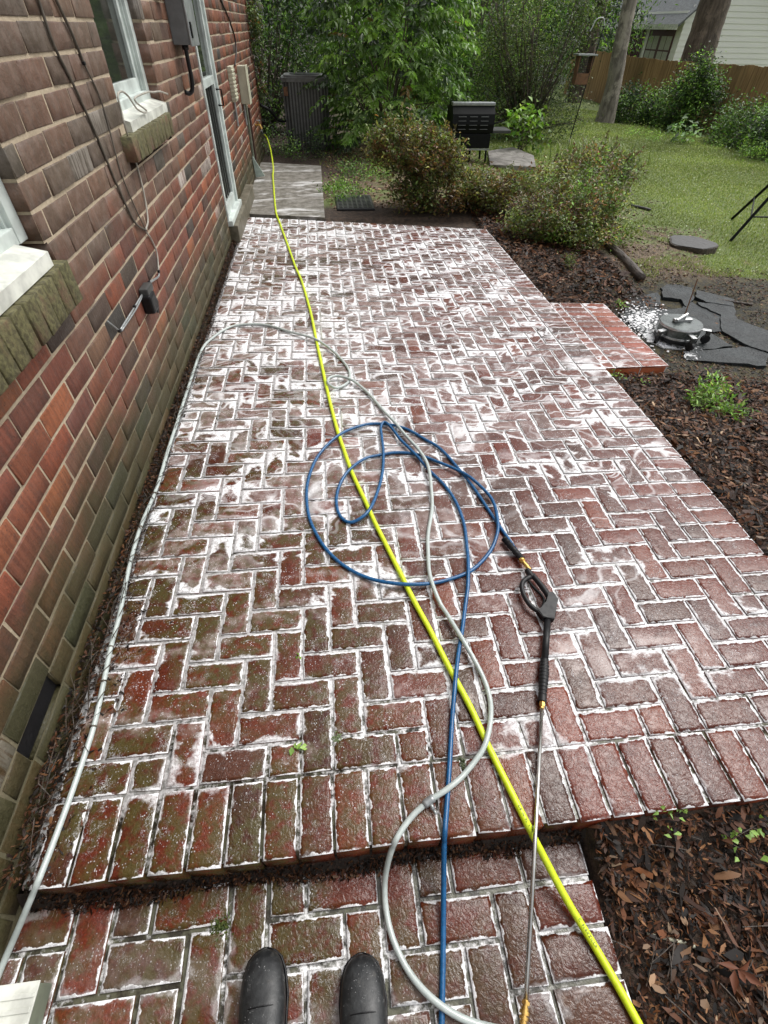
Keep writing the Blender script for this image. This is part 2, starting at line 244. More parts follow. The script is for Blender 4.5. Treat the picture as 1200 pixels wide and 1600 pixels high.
# ------------------------------------------------------------------ object helpers
def put(o, label=None, cat=None, group=None, kind=None):
    if label: o['label'] = label
    if cat: o['category'] = cat
    if group: o['group'] = group
    if kind: o['kind'] = kind
    return o
def empty(name, loc=(0, 0, 0), label=None, cat=None, group=None):
    o = bpy.data.objects.new(name, None); COL.objects.link(o); o.location = loc; o.empty_display_size = 0.1
    return put(o, label, cat, group)
def link(name, me, m, parent=None):
    o = bpy.data.objects.new(name, me); COL.objects.link(o)
    if m: me.materials.append(m)
    if parent is not None:
        o.parent = parent; o.matrix_parent_inverse = Matrix.Translation(-Vector(parent.location))
    return o
class MB:                                            # collects shapes, builds ONE mesh
    def __init__(s): s.b = bmesh.new()
    def box(s, a, b, bev=0.0, mat=None):
        a, b = Vector(a), Vector(b); c = (a+b)/2; d = b-a
        v = bmesh.ops.create_cube(s.b, size=1.0)['verts']
        for q in v: q.co = Vector((q.co.x*d.x, q.co.y*d.y, q.co.z*d.z))
        if bev > 0:
            e = list({e for q in v for e in q.link_edges})
            r = bmesh.ops.bevel(s.b, geom=e, offset=bev, segments=2, affect='EDGES', profile=0.6)
            v = list({q for f in r['faces'] for q in f.verts} | {q for q in v if q.is_valid})
        for q in v: q.co = (mat@q.co if mat else q.co)+c
        return s
    def tube(s, pts, rad, seg=10, cap=True):
        pts = [Vector(p) for p in pts]; n = len(pts); rad = rad if hasattr(rad, '__len__') else [rad]*n
        rings = []; ref = None
        for i, p in enumerate(pts):
            d = (pts[min(i+1, n-1)]-pts[max(i-1, 0)]).normalized()
            if ref is None: ref = d.orthogonal().normalized()
            ref = (ref-d*ref.dot(d))
            ref = ref.normalized() if ref.length > 1e-6 else d.orthogonal().normalized()
            bi = d.cross(ref)
            rings.append([s.b.verts.new(p+(ref*math.cos(2*math.pi*k/seg)+bi*math.sin(2*math.pi*k/seg))*rad[i]) for k in range(seg)])
        for a, b in zip(rings, rings[1:]):
            for k in range(seg): s.b.faces.new((a[k], a[(k+1) % seg], b[(k+1) % seg], b[k]))
        if cap: s.b.faces.new(rings[0][::-1]); s.b.faces.new(rings[-1])
        return s
    def lathe(s, prof, c=(0, 0, 0), seg=32, mat=None, cap=True):  # prof: (r, z)
        rings = []; c = Vector(c)
        for r, z in prof:
            ring = []
            for k in range(seg):
                q = Vector((r*math.cos(2*math.pi*k/seg), r*math.sin(2*math.pi*k/seg), z))
                ring.append(s.b.verts.new((mat@q if mat else q)+c))
            rings.append(ring)
        for a, b in zip(rings, rings[1:]):
            for k in range(seg): s.b.faces.new((a[k], a[(k+1) % seg], b[(k+1) % seg], b[k]))
        if cap: s.b.faces.new(rings[0][::-1]); s.b.faces.new(rings[-1])
        return s
    def prism(s, poly, z0, z1, axis='z', jit=0.0):
        def P(a, b, c): return {'z': (a, b, c), 'x': (c, a, b), 'y': (a, c, b)}[axis]
        lo = [s.b.verts.new(P(x, y, z0)) for x, y in poly]; hi = [s.b.verts.new(P(x, y, z1+random.uniform(-jit, jit))) for x, y in poly]
        n = len(poly)
        for k in range(n): s.b.faces.new((lo[k], lo[(k+1) % n], hi[(k+1) % n], hi[k]))
        s.b.faces.new(lo[::-1]); s.b.faces.new(hi); return s
    def build(s, name, m, parent=None, smooth=False):
        bmesh.ops.recalc_face_normals(s.b, faces=s.b.faces)
        me = bpy.data.meshes.new(name); s.b.to_mesh(me); s.b.free()
        if smooth: me.polygons.foreach_set('use_smooth', [True]*len(me.polygons))
        if smooth == 'auto':
            me.set_sharp_from_angle(angle=R(38))
        return link(name, me, m, parent)
def np_mesh(name, V, F, m, parent=None, attrs={}, smooth=False):
    """V (n,3); F (k,3|4); attrs name -> (n,3|1) per-vertex values"""
    me = bpy.data.meshes.new(name); V = np.asarray(V, np.float32); F = np.asarray(F, np.int32); k, c = F.shape
    me.vertices.add(len(V)); me.vertices.foreach_set('co', V.ravel())
    me.loops.add(k*c); me.loops.foreach_set('vertex_index', F.ravel())
    me.polygons.add(k); me.polygons.foreach_set('loop_start', np.arange(0, k*c, c, dtype=np.int32)); me.polygons.foreach_set('loop_total', np.full(k, c, np.int32))
    if smooth: me.polygons.foreach_set('use_smooth', np.ones(k, bool))
    for nm, A in attrs.items():
        A = np.asarray(A, np.float32)
        if A.ndim == 1: a = me.attributes.new(nm, 'FLOAT', 'POINT'); a.data.foreach_set('value', A)
        else:
            a = me.attributes.new(nm, 'FLOAT_COLOR', 'POINT'); a.data.foreach_set('color', np.c_[A, np.ones(len(A))].astype(np.float32).ravel())
    me.update(); me.validate(); return link(name, me, m, parent)
def spline(pts, n=8):                                # Catmull-Rom
    P = np.array(pts, float); P = np.vstack([2*P[0]-P[1], P, 2*P[-1]-P[-2]]); out = []
    for i in range(1, len(P)-2):
        for k in range(n):
            u = k/n; a, b, c, d = P[i-1], P[i], P[i+1], P[i+2]
            out.append(0.5*((2*b)+(-a+c)*u+(2*a-5*b+4*c-d)*u*u+(-a+3*b-3*c+d)*u**3))
    out.append(P[-2]); return np.array(out)
# ------------------------------------------------------------------ bricks
class Bricks:
    def __init__(s): s.V = []; s.F = []; s.C = []; s.E = []
    def add(s, a0, b0, a1, b1, top, dep, col, P, bev=0.012, drop=0.0025, edge=(1, 0), tilt=0.0015, warp=None):
        j = lambda q=.0026: random.uniform(-q, q)
        cr = [(a0+j(), b0+j()), (a1+j(), b0+j()), (a1+j(), b1+j()), (a0+j(), b1+j())]
        ins = [(a0+bev, b0+bev), (a1-bev, b0+bev), (a1-bev, b1-bev), (a0+bev, b1-bev)]
        tz = [top+j(tilt) for _ in range(4)]; n = len(s.V)
        for lst, zz, e in ((cr, -dep, edge[0]), (cr, -drop, edge[0]), (ins, 0, edge[1])):
            for (a, b), t0 in zip(lst, tz):
                s.V.append(P(*(warp(a, b) if warp else (a, b)), t0+zz)); s.C.append(col); s.E.append(e)
        s.E[-4:] = [edge[0]*.5+edge[1]*.5]*4
        hw = min(a1-a0, b1-b0)/2; A_, B_ = (a0+a1)/2, (b0+b1)/2
        r0, r1 = ((a0+hw*.98, B_), (a1-hw*.98, B_)) if a1-a0 >= b1-b0 else ((A_, b0+hw*.98), (A_, b1-hw*.98))
        for (a, b) in (r0, r1): s.V.append(P(*(warp(a, b) if warp else (a, b)), sum(tz)/4)); s.C.append(col); s.E.append(edge[1])
        for k in range(4):
            m = (k+1) % 4
            for f in ((n+k, n+m, n+4+m, n+4+k), (n+4+k, n+4+m, n+8+m, n+8+k)): s.F += [(f[0], f[1], f[2]), (f[0], f[2], f[3])]
        p, q, r, t, u, v = n+8, n+9, n+10, n+11, n+12, n+13
        if a1-a0 >= b1-b0: s.F += [(p, q, v), (p, v, u), (q, r, v), (r, t, u), (r, u, v), (t, p, u)]
        else: s.F += [(q, r, v), (q, v, u), (r, t, v), (t, p, u), (t, u, v), (p, q, u)]
    def build(s, name, m, parent=None): return np_mesh(name, s.V, s.F, m, parent, {'bcol': np.array(s.C), 'edge': np.array(s.E)})
def jitcol(c, v=0.2): k = 1+random.uniform(-v, v); return tuple(max(0.004, x*k*(1+random.uniform(-.06, .06))) for x in c)
PAV = [(.135, .025, .010), (.108, .022, .009), (.085, .021, .010), (.160, .033, .012), (.080, .027, .014), (.118, .023, .010)]
top = lambda a, b, z: (a, b, z)
def pwarp(x, y): return x, y-0.24*(min(max(y, 0), 7)/6.6)**2*(x+0.75)
def herring(x0, y0, u, i0, i1, j0, j1):
    for j in range(j0, j1):
        for i in range(i0, i1):
            k = (i-j) % 4
            if k == 1: yield i, j, (2 if i+1 < i1 else 1), 1
            elif k == 2 and i == i0: yield i, j, 1, 1
            elif k == 0: yield i, j, 1, (2 if j+1 < j1 else 1)
            elif k == 3 and j == j0: yield i, j, 1, 1
XW = -.95
# patio
J = 0.0052
def slab(name, rects, z, m, par):
    mb = MB()
    for (x0, y0, x1, y1, z0) in rects: mb.box((x0, y0, z0), (x1, y1, z))
    return mb.build(name, m, par)
patio = put(empty("patio"), kind='structure'); patio['kind'] = 'structure'
B = Bricks(); U = 0.101; X0 = -0.583-4*U
XL, XR = X0+U, X0+int(round((1.63-X0)/U))*U
ni = int(round((XR-X0)/U)); nj = int((6.42-0.487)/U)
for i, j, a, b in herring(X0, .487, U, 1, ni, 0, nj):
    B.add(X0+i*U+J, .487+j*U+J, X0+(i+a)*U-J, .487+(j+b)*U-J, 0, .05, jitcol(random.choice(PAV)), top, warp=pwarp)
YF = .487+nj*U
x = XL
while x < 1.80:                                        # front and far soldier rows
    B.add(x+J, .282, min(x+.1, 1.82)-J, .487-J, 0, .10, jitcol(random.choice(PAV)), top)
    B.add(x+J, YF+J, min(x+.1, 1.82)-J, YF+.195, 0, .05, jitcol(random.choice(PAV)), top, warp=pwarp)
    x += .1003
y = .487
while y < YF-.02:                                      # right hand border
    B.add(XR+J, y+J, 1.82, min(y+.1003, YF)-J, 0, .08, jitcol(random.choice(PAV)), top, warp=pwarp); y += .1003
B.build("bricks", M['paver'], patio)
mv = []; mf = []                                       # mortar bed, warped like the bricks
ys = np.linspace(.290, YF+.19, 40); xs = [XL-.015, 1.812]
for yy in ys:
    for xx in xs:
        a, b = pwarp(xx, yy) if yy > .5 else (xx, yy); mv += [(a, b, -.0065), (a, b, -.16)]
for k in range(len(ys)-1):
    q = k*4; mf += [(q, q+2, q+6, q+4), (q+2, q+3, q+7, q+6), (q+1, q, q+4, q+5)]
mf += [(len(mv)-4, len(mv)-2, len(mv)-1, len(mv)-3)]
mb = MB(); mb.box((XL-.015, .2915, -.24), (1.811, .32, -.012)); mb.build("bed_edge", M['ledge'], patio)
np_mesh("mortar_bed", mv, mf, M['joint'], patio)
# lower landing the photographer stands on
land = empty("landing"); land['kind'] = 'structure'
B = Bricks(); U2 = .105
LX = .035-11*U2; ZL = -.14; JL = 0.0062; y0 = .275-9*U2
for i, j, a, b in herring(LX, y0, U2, 0, 15, 0, 9):
    x0, x1 = LX+i*U2, LX+(i+a)*U2
    if x1 > XW-.01:
        B.add(x0+JL, y0+j*U2+JL, x1-JL, y0+(j+b)*U2-JL, ZL, .06, jitcol(random.choice(PAV)), top, tilt=.003)
for j in range(9): B.add(LX+15*U2+JL, y0+j*U2+JL, LX+15*U2+.195, y0+(j+1)*U2-JL, ZL, .06, jitcol(random.choice(PAV)), top, tilt=.003)
B.build("bricks", M['paver'], land)
slab("mortar_bed", [(XW-.1, y0, LX+15*U2+.19, .272, -.30)], ZL-.010, M['joint'], land)
V, F = [], []; xs = np.linspace(XW, .70, 130)
for k, x in enumerate(xs):
    w1, w2 = .010*math.sin(x*9)+.006*math.sin(x*31+1), .010*math.sin(x*13+2)
    for (y, z) in ((.264+w1*.5, ZL-.002), (.271+w1*.3, ZL+.012+w2*.6), (.280, ZL+.034+w2), (.2915, ZL+.050+w2)): V.append((x, y, z+random.uniform(-.004, .004)))
for k in range(len(xs)-1):
    for r_ in range(3): q = k*4+r_; F.append((q, q+4, q+5, q+1))
o = np_mesh("seam_soil", V, F, M['soil'], land); o['kind'] = 'stuff'
# side step down to the flagstones
step = empty("side_step"); step['kind'] = 'structure'
B = Bricks(); ZS = -.13; sx = [1.85, 2.05, 2.25, 2.46]
for c in range(3):
    y = 3.02
    while y < 4.20:
        sk_ = -.12*(y-3.02)/1.2
        wf = lambda a, b, s_=sk_: (a, b+s_*(a-1.85))
        B.add(sx[c]+J, y+J, sx[c+1]-J, y+.1-J, ZS, .011, jitcol((.30, .066, .026) if c == 2 else (.20, .045, .02)), top, warp=wf); y += .1
B.build("bricks", M['paver'], step)
mb = MB(); mb.prism([(1.845, 3.03), (2.455, 3.03), (2.455, 4.14), (1.845, 4.21)], -.30, ZS-.006); mb.build("mortar_bed", M['joint'], step)
B = Bricks(); x = 1.85                                 # clean orange riser bricks facing the camera
while x < 2.44: B.add(x+.003, -.29, min(x+.2, 2.46)-.003, ZS-.012, 3.0, .0, jitcol((.36, .085, .030), .08), lambda a, b, z: (a, 3.028-(z-3.0), b), edge=(0, 0), bev=.005); x += .2
B.build("riser_bricks", M['riser'], step)
# concrete path beyond the patio
mb = MB(); mb.prism([(-.945, 6.70), (.02, 6.48), (.02, 9.45), (-.945, 9.75)], -.12, .004); o = mb.build("concrete_path", M['slab']); o['kind'] = 'structure'
# ------------------------------------------------------------------ ground
def sm(t, a, b): u = np.clip((t-a)/(b-a), 0, 1); return u*u*(3-2*u)
def gz(x, y):
    x = np.asarray(x, float); y = np.asarray(y, float)
    z = -.045-.055*np.maximum(0, x-1.9)
    ff = sm(x, 1.80, 1.95)*sm(-x, -4.6, -3.5)*sm(y, 1.9, 2.8)*sm(-y, -5.2, -4.3); z = z*(1-ff)-.195*ff
    z = np.maximum(z, -1.1-.0*x)
    z = z+(-.19-z)*sm(y, .42, .20)*sm(-x, -2.4, -1.85)
    z = z-.02*sm(y, .8, .3)*sm(x, 1.5, 2.2)
    z = np.where((x > .67) & (x < 1.9) & (y < .285), z+.10*sm(y, .05, .28), z)
    z = z+.012*np.sin(x*2.3+1.1*y)*sm(x, 1.9, 3)+.01*np.sin(3.1*y-x)*sm(x, 1.9, 3)
    inside = (x > -1.2) & (x < 1.86) & (y > .285) & (y < 6.6)
    z = np.where(inside, np.minimum(z, -.08), z)
    st = (x > 1.8) & (x < 2.45) & (y > 3.04) & (y < 4.15)
    z = np.where(st, np.minimum(z, -.22), z)
    z = np.where((x < .66) & (y < .27) & (y > -.7), -.23, z)
    z = np.where((x < .01) & (x > -.95) & (y > 6.6) & (y < 9.4), -.06, z)
    return z
gx = np.unique(np.r_[np.linspace(-60, -2, 12), np.linspace(-1.5, 6, 151), .655, .665, 1.81, 1.83, np.linspace(6.4, 20, 40), np.linspace(24, 90, 14)])
gy = np.unique(np.r_[np.linspace(-40, -2, 10), np.linspace(-1.5, 10, 231), .268, .276, .284, np.linspace(10.4, 30, 50), np.linspace(35, 120, 14)])
GX, GY = np.meshgrid(gx, gy); GZ = gz(GX, GY); nx, ny = len(gx), len(gy)
idx = np.arange(nx*ny).reshape(ny, nx)
F = np.stack([idx[:-1, :-1], idx[:-1, 1:], idx[1:, 1:], idx[1:, :-1]], -1).reshape(-1, 4)
o = np_mesh("ground", np.c_[GX.ravel(), GY.ravel(), GZ.ravel()], F, M['ground'], smooth=True); o['kind'] = 'structure'
def gnd(px, py):                                       # photo pixel -> point on the ground
    z = -.05
    for _ in range(40): p = atz(px, py, z); z = .5*z+.5*float(gz(p[0], p[1]))
    return Vector(atz(px, py, z))
# ------------------------------------------------------------------ house

house = empty("brick_house", (XW, 5, 0), "red brick house wall with weathered upper courses along the left of the patio", "house")
HEX, CP0, CH = 10.9, 1.6, .0905
op = [(.70, 1.057, 1.93, 2.6), (.70, .876, 1.95, 1.057), (3.18, 1.19, 4.05, 2.7), (3.08, 1.06, 4.12, 1.19), (5.61, .152, 6.47, 2.45), (.585, .062, .820, .152)]
WB = [(.20, .060, .028), (.165, .052, .028), (.13, .046, .028), (.095, .044, .030), (.27, .090, .038), (.065, .042, .032), (.040, .034, .030), (.155, .078, .045), (.185, .058, .030)]
WW = [5, 5, 4, 3, 3, 1.4, .6, 2, 5]
B = Bricks(); side = lambda a, b, z: (z, a, b)
for c in range(-20, 19):
    zt = CP0-CH*c; zb = zt-CH
    if zb < -.25: break
    ph = 1.301 if c % 2 == 1 else 1.4185
    n0 = int((-1.6-ph)/.235)-1
    for n in range(n0, 60):
        a, b = ph+n*.235, ph+(n+1)*.235
        if b > HEX+.001: b = HEX+.005
        if a >= HEX-.02: break
        segs = [(a, b)]
        for (o0, oz0, o1, oz1) in op:
            if zt-.02 > oz0 and zb+.02 < oz1:
                ns = []
                for (s0, s1) in segs:
                    if s1 <= o0 or s0 >= o1: ns.append((s0, s1)); continue
                    if s0 < o0: ns.append((s0, o0+.005))
                    if s1 > o1: ns.append((o1-.005, s1))
                segs = ns
        col = jitcol(random.choices(WB, WW)[0], .14); wht = random.uniform(.35, 1.0) if random.random() < .028 else 0.0
        for s0, s1 in segs:
            if s1-s0 < .02: continue
            B.add(s0+.0055, zb+.0065, s1-.0055, zt-.0065, XW+random.uniform(-.0025, .0025), .11, col, side, bev=.0025, drop=.0015, edge=(wht, wht), tilt=.001)
B.build("brick_facing", M['wallbrick'], house)
mb = MB()
def wallsheet(x, x1):                                  # mortar plane with the openings left free
    ycut = sorted({-1.7, HEX}|{q for o_ in op for q in (o_[0], o_[2])}); zcut = sorted({-.3, 3.4}|{q for o_ in op for q in (o_[1], o_[3])})
    for ya, yb in zip(ycut, ycut[1:]):
        for za, zb in zip(zcut, zcut[1:]):
            cy, cz = (ya+yb)/2, (za+zb)/2
            if any(o_[0] < cy < o_[2] and o_[1] < cz < o_[3] for o_ in op): continue
            v = [mb.b.verts.new(q) for q in ((x, ya, za), (x, yb, za), (x, yb, zb), (x, ya, zb))]; mb.b.faces.new(v)
wallsheet(XW-.0042, 0)
for (o0, oz0, o1, oz1) in op[:1]+op[2:3]+op[4:5]:
    for (ya, yb) in ((o1+.003, o1+.06), (o0-.06, o0-.003)): mb.box((XW-.12, ya, oz0), (XW-.0055, yb, oz1))
mb.build("mortar", M['mortar'], house)
mb = MB(); mb.box((XW-6, -1.7, -.3), (XW-.13, HEX, 3.4)); mb.build("inner_wall", M['darkgrey'], house)
B = Bricks()                                           # far end of the house, round the corner
for c in range(-20, 19):
    zt = CP0-CH*c
    if zt-CH < -.25: break
    for n in range(24): B.add(XW-.008-(n+1)*.235+(.11 if c % 2 else 0), zt-CH+.005, XW-.008-n*.235-.01+(.0 if n == 0 else (.11 if c % 2 else 0)), zt-.005, HEX+.01, .1, jitcol(random.choices(WB, WW)[0], .14), lambda a, b, z: (a, z, b), bev=.004, drop=.003, edge=(0, 0))
B.build("end_facing", M['wallbrick'], house)
mb = MB(); mb.box((XW-.06, .585, .063), (XW-.018, .82, .151)); mb.build("foundation_vent", M['black'], house)  # shallow black box paints in the darkness of the missing-brick recess
mb = MB(); mb.box((XW-.02, 5.63, -.1), (-.865, 7.45, .150), .008); mb.build("foundation_ledge", M['ledge'], house)
def window(y0, y1, z0, z1, name, rec, sill_out, ys=None, rail=None):
    wn = empty(name, (XW, (y0+y1)/2, z0)); wn.parent = house; wn.matrix_parent_inverse = Matrix.Translation(-Vector(house.location))
    x1 = XW-rec; f = MB(); fw = .062
    f.box((x1-.06, y0, z0), (x1, y0+fw, z1), .004); f.box((x1-.06, y1-fw, z0), (x1, y1, z1), .004)
    f.box((x1-.06, y0+fw, z1-fw), (x1, y1-fw, z1), .004); f.box((x1-.06, y0+fw, z0), (x1-.002, y1-fw, z0+.05), .004)
    for q in (y0+fw, y1-fw-.012): f.box((x1-.07, q, z0+.05), (x1-.018, q+.012, z1-fw))
    f.build("frame", M['white'], wn)
    s = MB(); fw2 = .04; a, b = y0+fw+.012, y1-fw-.012
    s.box((x1-.06, a, z0+.05), (x1-.03, a+fw2, z1-fw), .003); s.box((x1-.06, b-fw2, z0+.05), (x1-.03, b, z1-fw), .003); s.box((x1-.06, a+fw2, z0+.05), (x1-.03, b-fw2, z0+.11), .003)
    if rail: s.box((x1-.06, a+fw2, rail), (x1-.026, b-fw2, rail+.045), .003)
    s.build("sash", M['white'], wn)
    g = MB(); g.box((x1-.05, a+fw2, z0+.11), (x1-.046, b-fw2, z1-fw)); g.build("pane", M['glass'], wn)
    p = MB(); p.prism([(x1-.01, z0+.012), (sill_out, z0-.012), (sill_out, z0-.055), (x1-.01, z0-.055)], y0-.005, (ys or y1+.005), 'y'); p.build("sill", M['whitewet'], wn)
    return wn
window(3.20, 4.045, 1.255, 2.68, "window", .055, -.925)
window(.72, 1.926, 1.075, 2.58, "window", .045, -.905, 1.83)
def rowlock(y0, y1, zt, zb, xo, name):
    B = Bricks(); y = y0; n = int(round((y1-y0)/.078)); st_ = (y1-y0)/n
    for k in range(n):
        col = jitcol((.13, .065, .04)); a, b = y0+k*st_+.003, y0+(k+1)*st_-.003
        B.add(a, zb, b, zt, xo+random.uniform(-.003, .003), .16, col, side, bev=.003, drop=.002, tilt=.002)
        n0 = len(B.V)
    return B.build(name, M['mossy'], house)
rowlock(3.04, 3.97, 1.203, 1.10, -.895, "sill_bricks")
rowlock(.60, 1.90, 1.015, .885, -.885, "sill_bricks")
# storm door
door = empty("storm_door", (XW, 6.04, .16)); door.parent = house; door.matrix_parent_inverse = Matrix.Translation(-Vector(house.location))
f = MB(); xd = XW+.012
f.box((xd-.09, 5.61, .155), (xd, 5.66, 2.42), .004); f.box((xd-.09, 6.40, .155), (xd, 6.47, 2.42), .004); f.box((xd-.09, 5.66, 2.36), (xd, 6.40, 2.42), .004); f.box((xd-.09, 5.60, .152), (xd+.035, 6.48, .20), .006)
f.build("frame", M['white'], door)
s = MB()
s.box((xd-.06, 5.66, .20), (xd-.02, 5.71, 2.36), .003); s.box((xd-.06, 6.34, .20), (xd-.02, 6.40, 2.36), .003); s.box((xd-.06, 5.71, .20), (xd-.02, 6.34, .30), .003); s.box((xd-.06, 5.71, 1.185), (xd-.015, 6.34, 1.245), .003)
s.build("leaf", M['white'], door)
g = MB(); g.box((xd-.05, 5.71, 1.245), (xd-.044, 6.34, 2.36)); g.box((xd-.05, 5.71, .30), (xd-.044, 6.34, 1.185)); g.build("pane", M['glass'], door)
g = MB()
for k in range(5): g.box((xd-.044, 5.76+k*.12, .31), (xd-.036, 5.775+k*.12, 1.18))
g.build("screen_bar", M['darkgrey'], door)
g = MB(); g.tube([(xd-.02, 6.375, 1.02), (xd+.03, 6.375, 1.02), (xd+.03, 6.375, 1.14), (xd-.02, 6.375, 1.14)], .008); g.build("handle", M['blackmetal'], door)
# ------------------------------------------------------------------ foliage
def leafmesh(name, P, m, parent=None, L=.06, W=.025, col=(.05, .09, .02), var=.35, droop=.5, cols=None, up=.0, dirs=None, kind=None, rise=.25):
    """one folded four-cornered leaf at every point of P (n,3)"""
    n = len(P); P = np.asarray(P, float)
    if dirs is None:
        th = rng.uniform(0, 2*np.pi, n); el = rng.normal(-droop, .45, n)+up
        D = np.c_[np.cos(th)*np.cos(el), np.sin(th)*np.cos(el), np.sin(el)]
    else: D = np.asarray(dirs)
    Z = np.array([0, 0, 1.0])+rng.normal(0, .45, (n, 3)); Sd = np.cross(D, Z); Sd /= np.linalg.norm(Sd, axis=1)[:, None]+1e-9
    Nn = np.cross(Sd, D)
    l = (L*rng.uniform(.6, 1.3, n))[:, None]; wd = (W*rng.uniform(.7, 1.25, n))[:, None]
    a = P; t = P+D*l-Nn*l*.12; b1 = P+D*l*.45+Sd*wd*.5+Nn*wd*rise; b2 = P+D*l*.45-Sd*wd*.5+Nn*wd*rise
    V = np.stack([a, b1, t, b2], 1).reshape(-1, 3); i = np.arange(n)*4
    F = np.concatenate([np.c_[i, i+1, i+2], np.c_[i, i+2, i+3]])
    if cols is None: cols = np.array(col)[None]*np.exp(rng.normal(0, var, (n, 1)))*np.exp(rng.normal(0, .1, (n, 3)))
    C = np.repeat(np.clip(cols, .003, .8), 4, 0)
    o = np_mesh(name, V, F, m, parent, {'col': C}); return put(o, kind=kind)
def clumps(c, r, nc, per, spread, shell=.5, squash=1.0):
    """points gathered in clumps inside an ellipsoid, leaving gaps"""
    c = np.array(c, float); r = np.array(r, float)
    d = rng.normal(size=(nc, 3)); d /= np.linalg.norm(d, axis=1)[:, None]
    C = c+d*r*(rng.uniform(shell, 1, nc)**.6)[:, None]
    k = rng.poisson(per, nc); I = np.repeat(np.arange(nc), k)
    return C[I]+rng.normal(0, 1, (len(I), 3))*spread, I, C
def clumpcols(I, nc, pal, var=.3, cv=.3):
    pal = np.array(pal); base = pal[rng.integers(0, len(pal), nc)]*np.exp(rng.normal(0, cv, (nc, 1)))
    n = len(I); return base[I]*np.exp(rng.normal(0, var, (n, 1)))*np.exp(rng.normal(0, .08, (n, 3)))
def stems(name, base, tips, r0, m, parent, bend=.15):
    mb = MB(); base = Vector(base)
    for tp in tips:
        tp = Vector(tp); mid = (base+tp)/2+Vector((random.uniform(-bend, bend), random.uniform(-bend, bend), random.uniform(0, bend)))
        b0 = base+Vector((random.uniform(-.05, .05), random.uniform(-.05, .05), 0))
        P = spline([b0, (b0+mid)/2+Vector((random.uniform(-.03, .03), 0, 0)), mid, tp], 4)
        mb.tube(P, list(np.linspace(r0, r0*.25, len(P))), 6)
    return mb.build(name, m, parent, smooth=True)
def bush(name, c, blobs, label, cat, pal, L=.05, W=.02, per=30, nc=60, spread=.08, droop=.2, group=None, nst=10, r0=.012, var=.3, cv=.3, up=0, shell=.45, bark='barkdark', leafm='leaf', shoots=0):
    root = empty(name, c, label, cat, group)
    PP, CC = [], []; tips = []
    for (off, r, f) in blobs:
        P, I, C = clumps(np.array(c)+off, r, max(4, int(nc*f)), per, spread, shell)
        g0 = gz(P[:, 0], P[:, 1])+.01; k = P[:, 2] > g0; PP.append(P[k]); CC.append(clumpcols(I, len(C), pal, var, cv)[k]); tips += [q for q in C[:max(2, int(nst*f))] if q[2] > c[2]+.1]
    leafmesh("foliage", np.concatenate(PP), M[leafm], root, L, W, droop=droop, cols=np.concatenate(CC), up=up)
    if shoots:
        SP, SC, SD, ST = [], [], [], []
        allP = np.concatenate(PP); cc_ = np.array(c)+np.array([0, 0, .1])
        far_ = allP[np.argsort(-(np.linalg.norm((allP-cc_)*[1, 1, 1.6], axis=1)))[:len(allP)//5]]
        for k in range(shoots):
            s0 = far_[random.randrange(len(far_))]; d = s0-cc_; d = d/np.linalg.norm(d)+np.array([random.gauss(0, .4), random.gauss(0, .4), random.uniform(.1, .9)]); d /= np.linalg.norm(d); ln = random.uniform(.04, .16); s0 = s0-d*.05
            ST.append((s0, s0+d*(ln+.05))); col_ = np.array(random.choice(pal))*1.15
            for q in range(9):
                SP.append(s0+d*(ln+.05)*(.35+.65*q/8)); e_ = d*.6+rng.normal(0, .6, 3); SD.append(e_/np.linalg.norm(e_)); SC.append(col_*math.exp(random.gauss(0, .25)))
        leafmesh("shoot_leaves", SP, M[leafm], root, L, W, cols=np.array(SC), dirs=SD, kind='stuff')
        mb = MB()
        for a_, b_ in ST: mb.tube([a_, b_], .0022, 4)
        put(mb.build("twigs", M[bark], root), kind='stuff')
    if tips: stems("stem", c, tips, r0, M[bark], root)
    return root
GR = [(0.11, 0.193, 0.044), (0.076, 0.149, 0.035), (0.154, 0.263, 0.061)]
LG = [(.22, .36, .07), (.17, .30, .06), (.28, .42, .10)]
DK = [(0.027, 0.051, 0.019), (0.039, 0.068, 0.022), (0.018, 0.039, 0.018)]
OL = [(0.082, 0.106, 0.037), (0.112, 0.146, 0.044), (0.058, 0.085, 0.029), (0.163, 0.194, 0.061)]
BZ = [(.16, .085, .038), (.22, .18, .06), (.13, .16, .045), (.21, .12, .05), (.10, .08, .035), (.25, .25, .08), (.14, .19, .05), (.10, .13, .035)]
A = lambda p: tuple(float(x) for x in p)
# big drooping compound-leaf shrub behind the AC unit
c = (1.28, 11.3, -.05)
root = empty("compound_leaf_shrub", c, "tall green shrub with long drooping compound leaves beside the air conditioner", "shrub")
P, D, CO = [], [], []
tips = []
for k in range(900):
    th = random.uniform(0, 2*math.pi); zz = random.uniform(.0, 2.9); rr = 1.15*math.sqrt(max(.05, 1-((zz-1.2)/2.0)**2))*random.uniform(.45, 1.0)
    s = np.array([c[0]+rr*math.cos(th)*1.05, c[1]+rr*math.sin(th), c[2]+zz]); el = random.uniform(-.1, .5); ln = random.uniform(.28, .45)
    h = np.array([math.cos(th+random.uniform(-.5, .5)), math.sin(th+random.uniform(-.5, .5)), 0]); sd_ = np.array([-h[1], h[0], 0])
    cc = np.array(random.choice(LG[:2]+GR+[(.05, .085, .035)]))*math.exp(random.gauss(0, .3))
    if random.random() < .02: cc = np.array((.20, .13, .05))
    for q in range(7):
        u = (q+1)/7; pt = s+h*ln*u+np.array([0, 0, (el+.25)*ln*u-.9*ln*u*u*.6])
        for sg in (-1, 1):
            P.append(pt); d = h*.6+sd_*sg*.8+np.array([0, 0, -.5])+rng.normal(0, .28, 3); D.append(d/np.linalg.norm(d)); CO.append(cc*math.exp(random.gauss(0, .15)))
    if k % 45 == 0: tips.append(s)
leafmesh("foliage", P, M['leaf'], root, .125, .050, cols=np.array(CO), dirs=D)
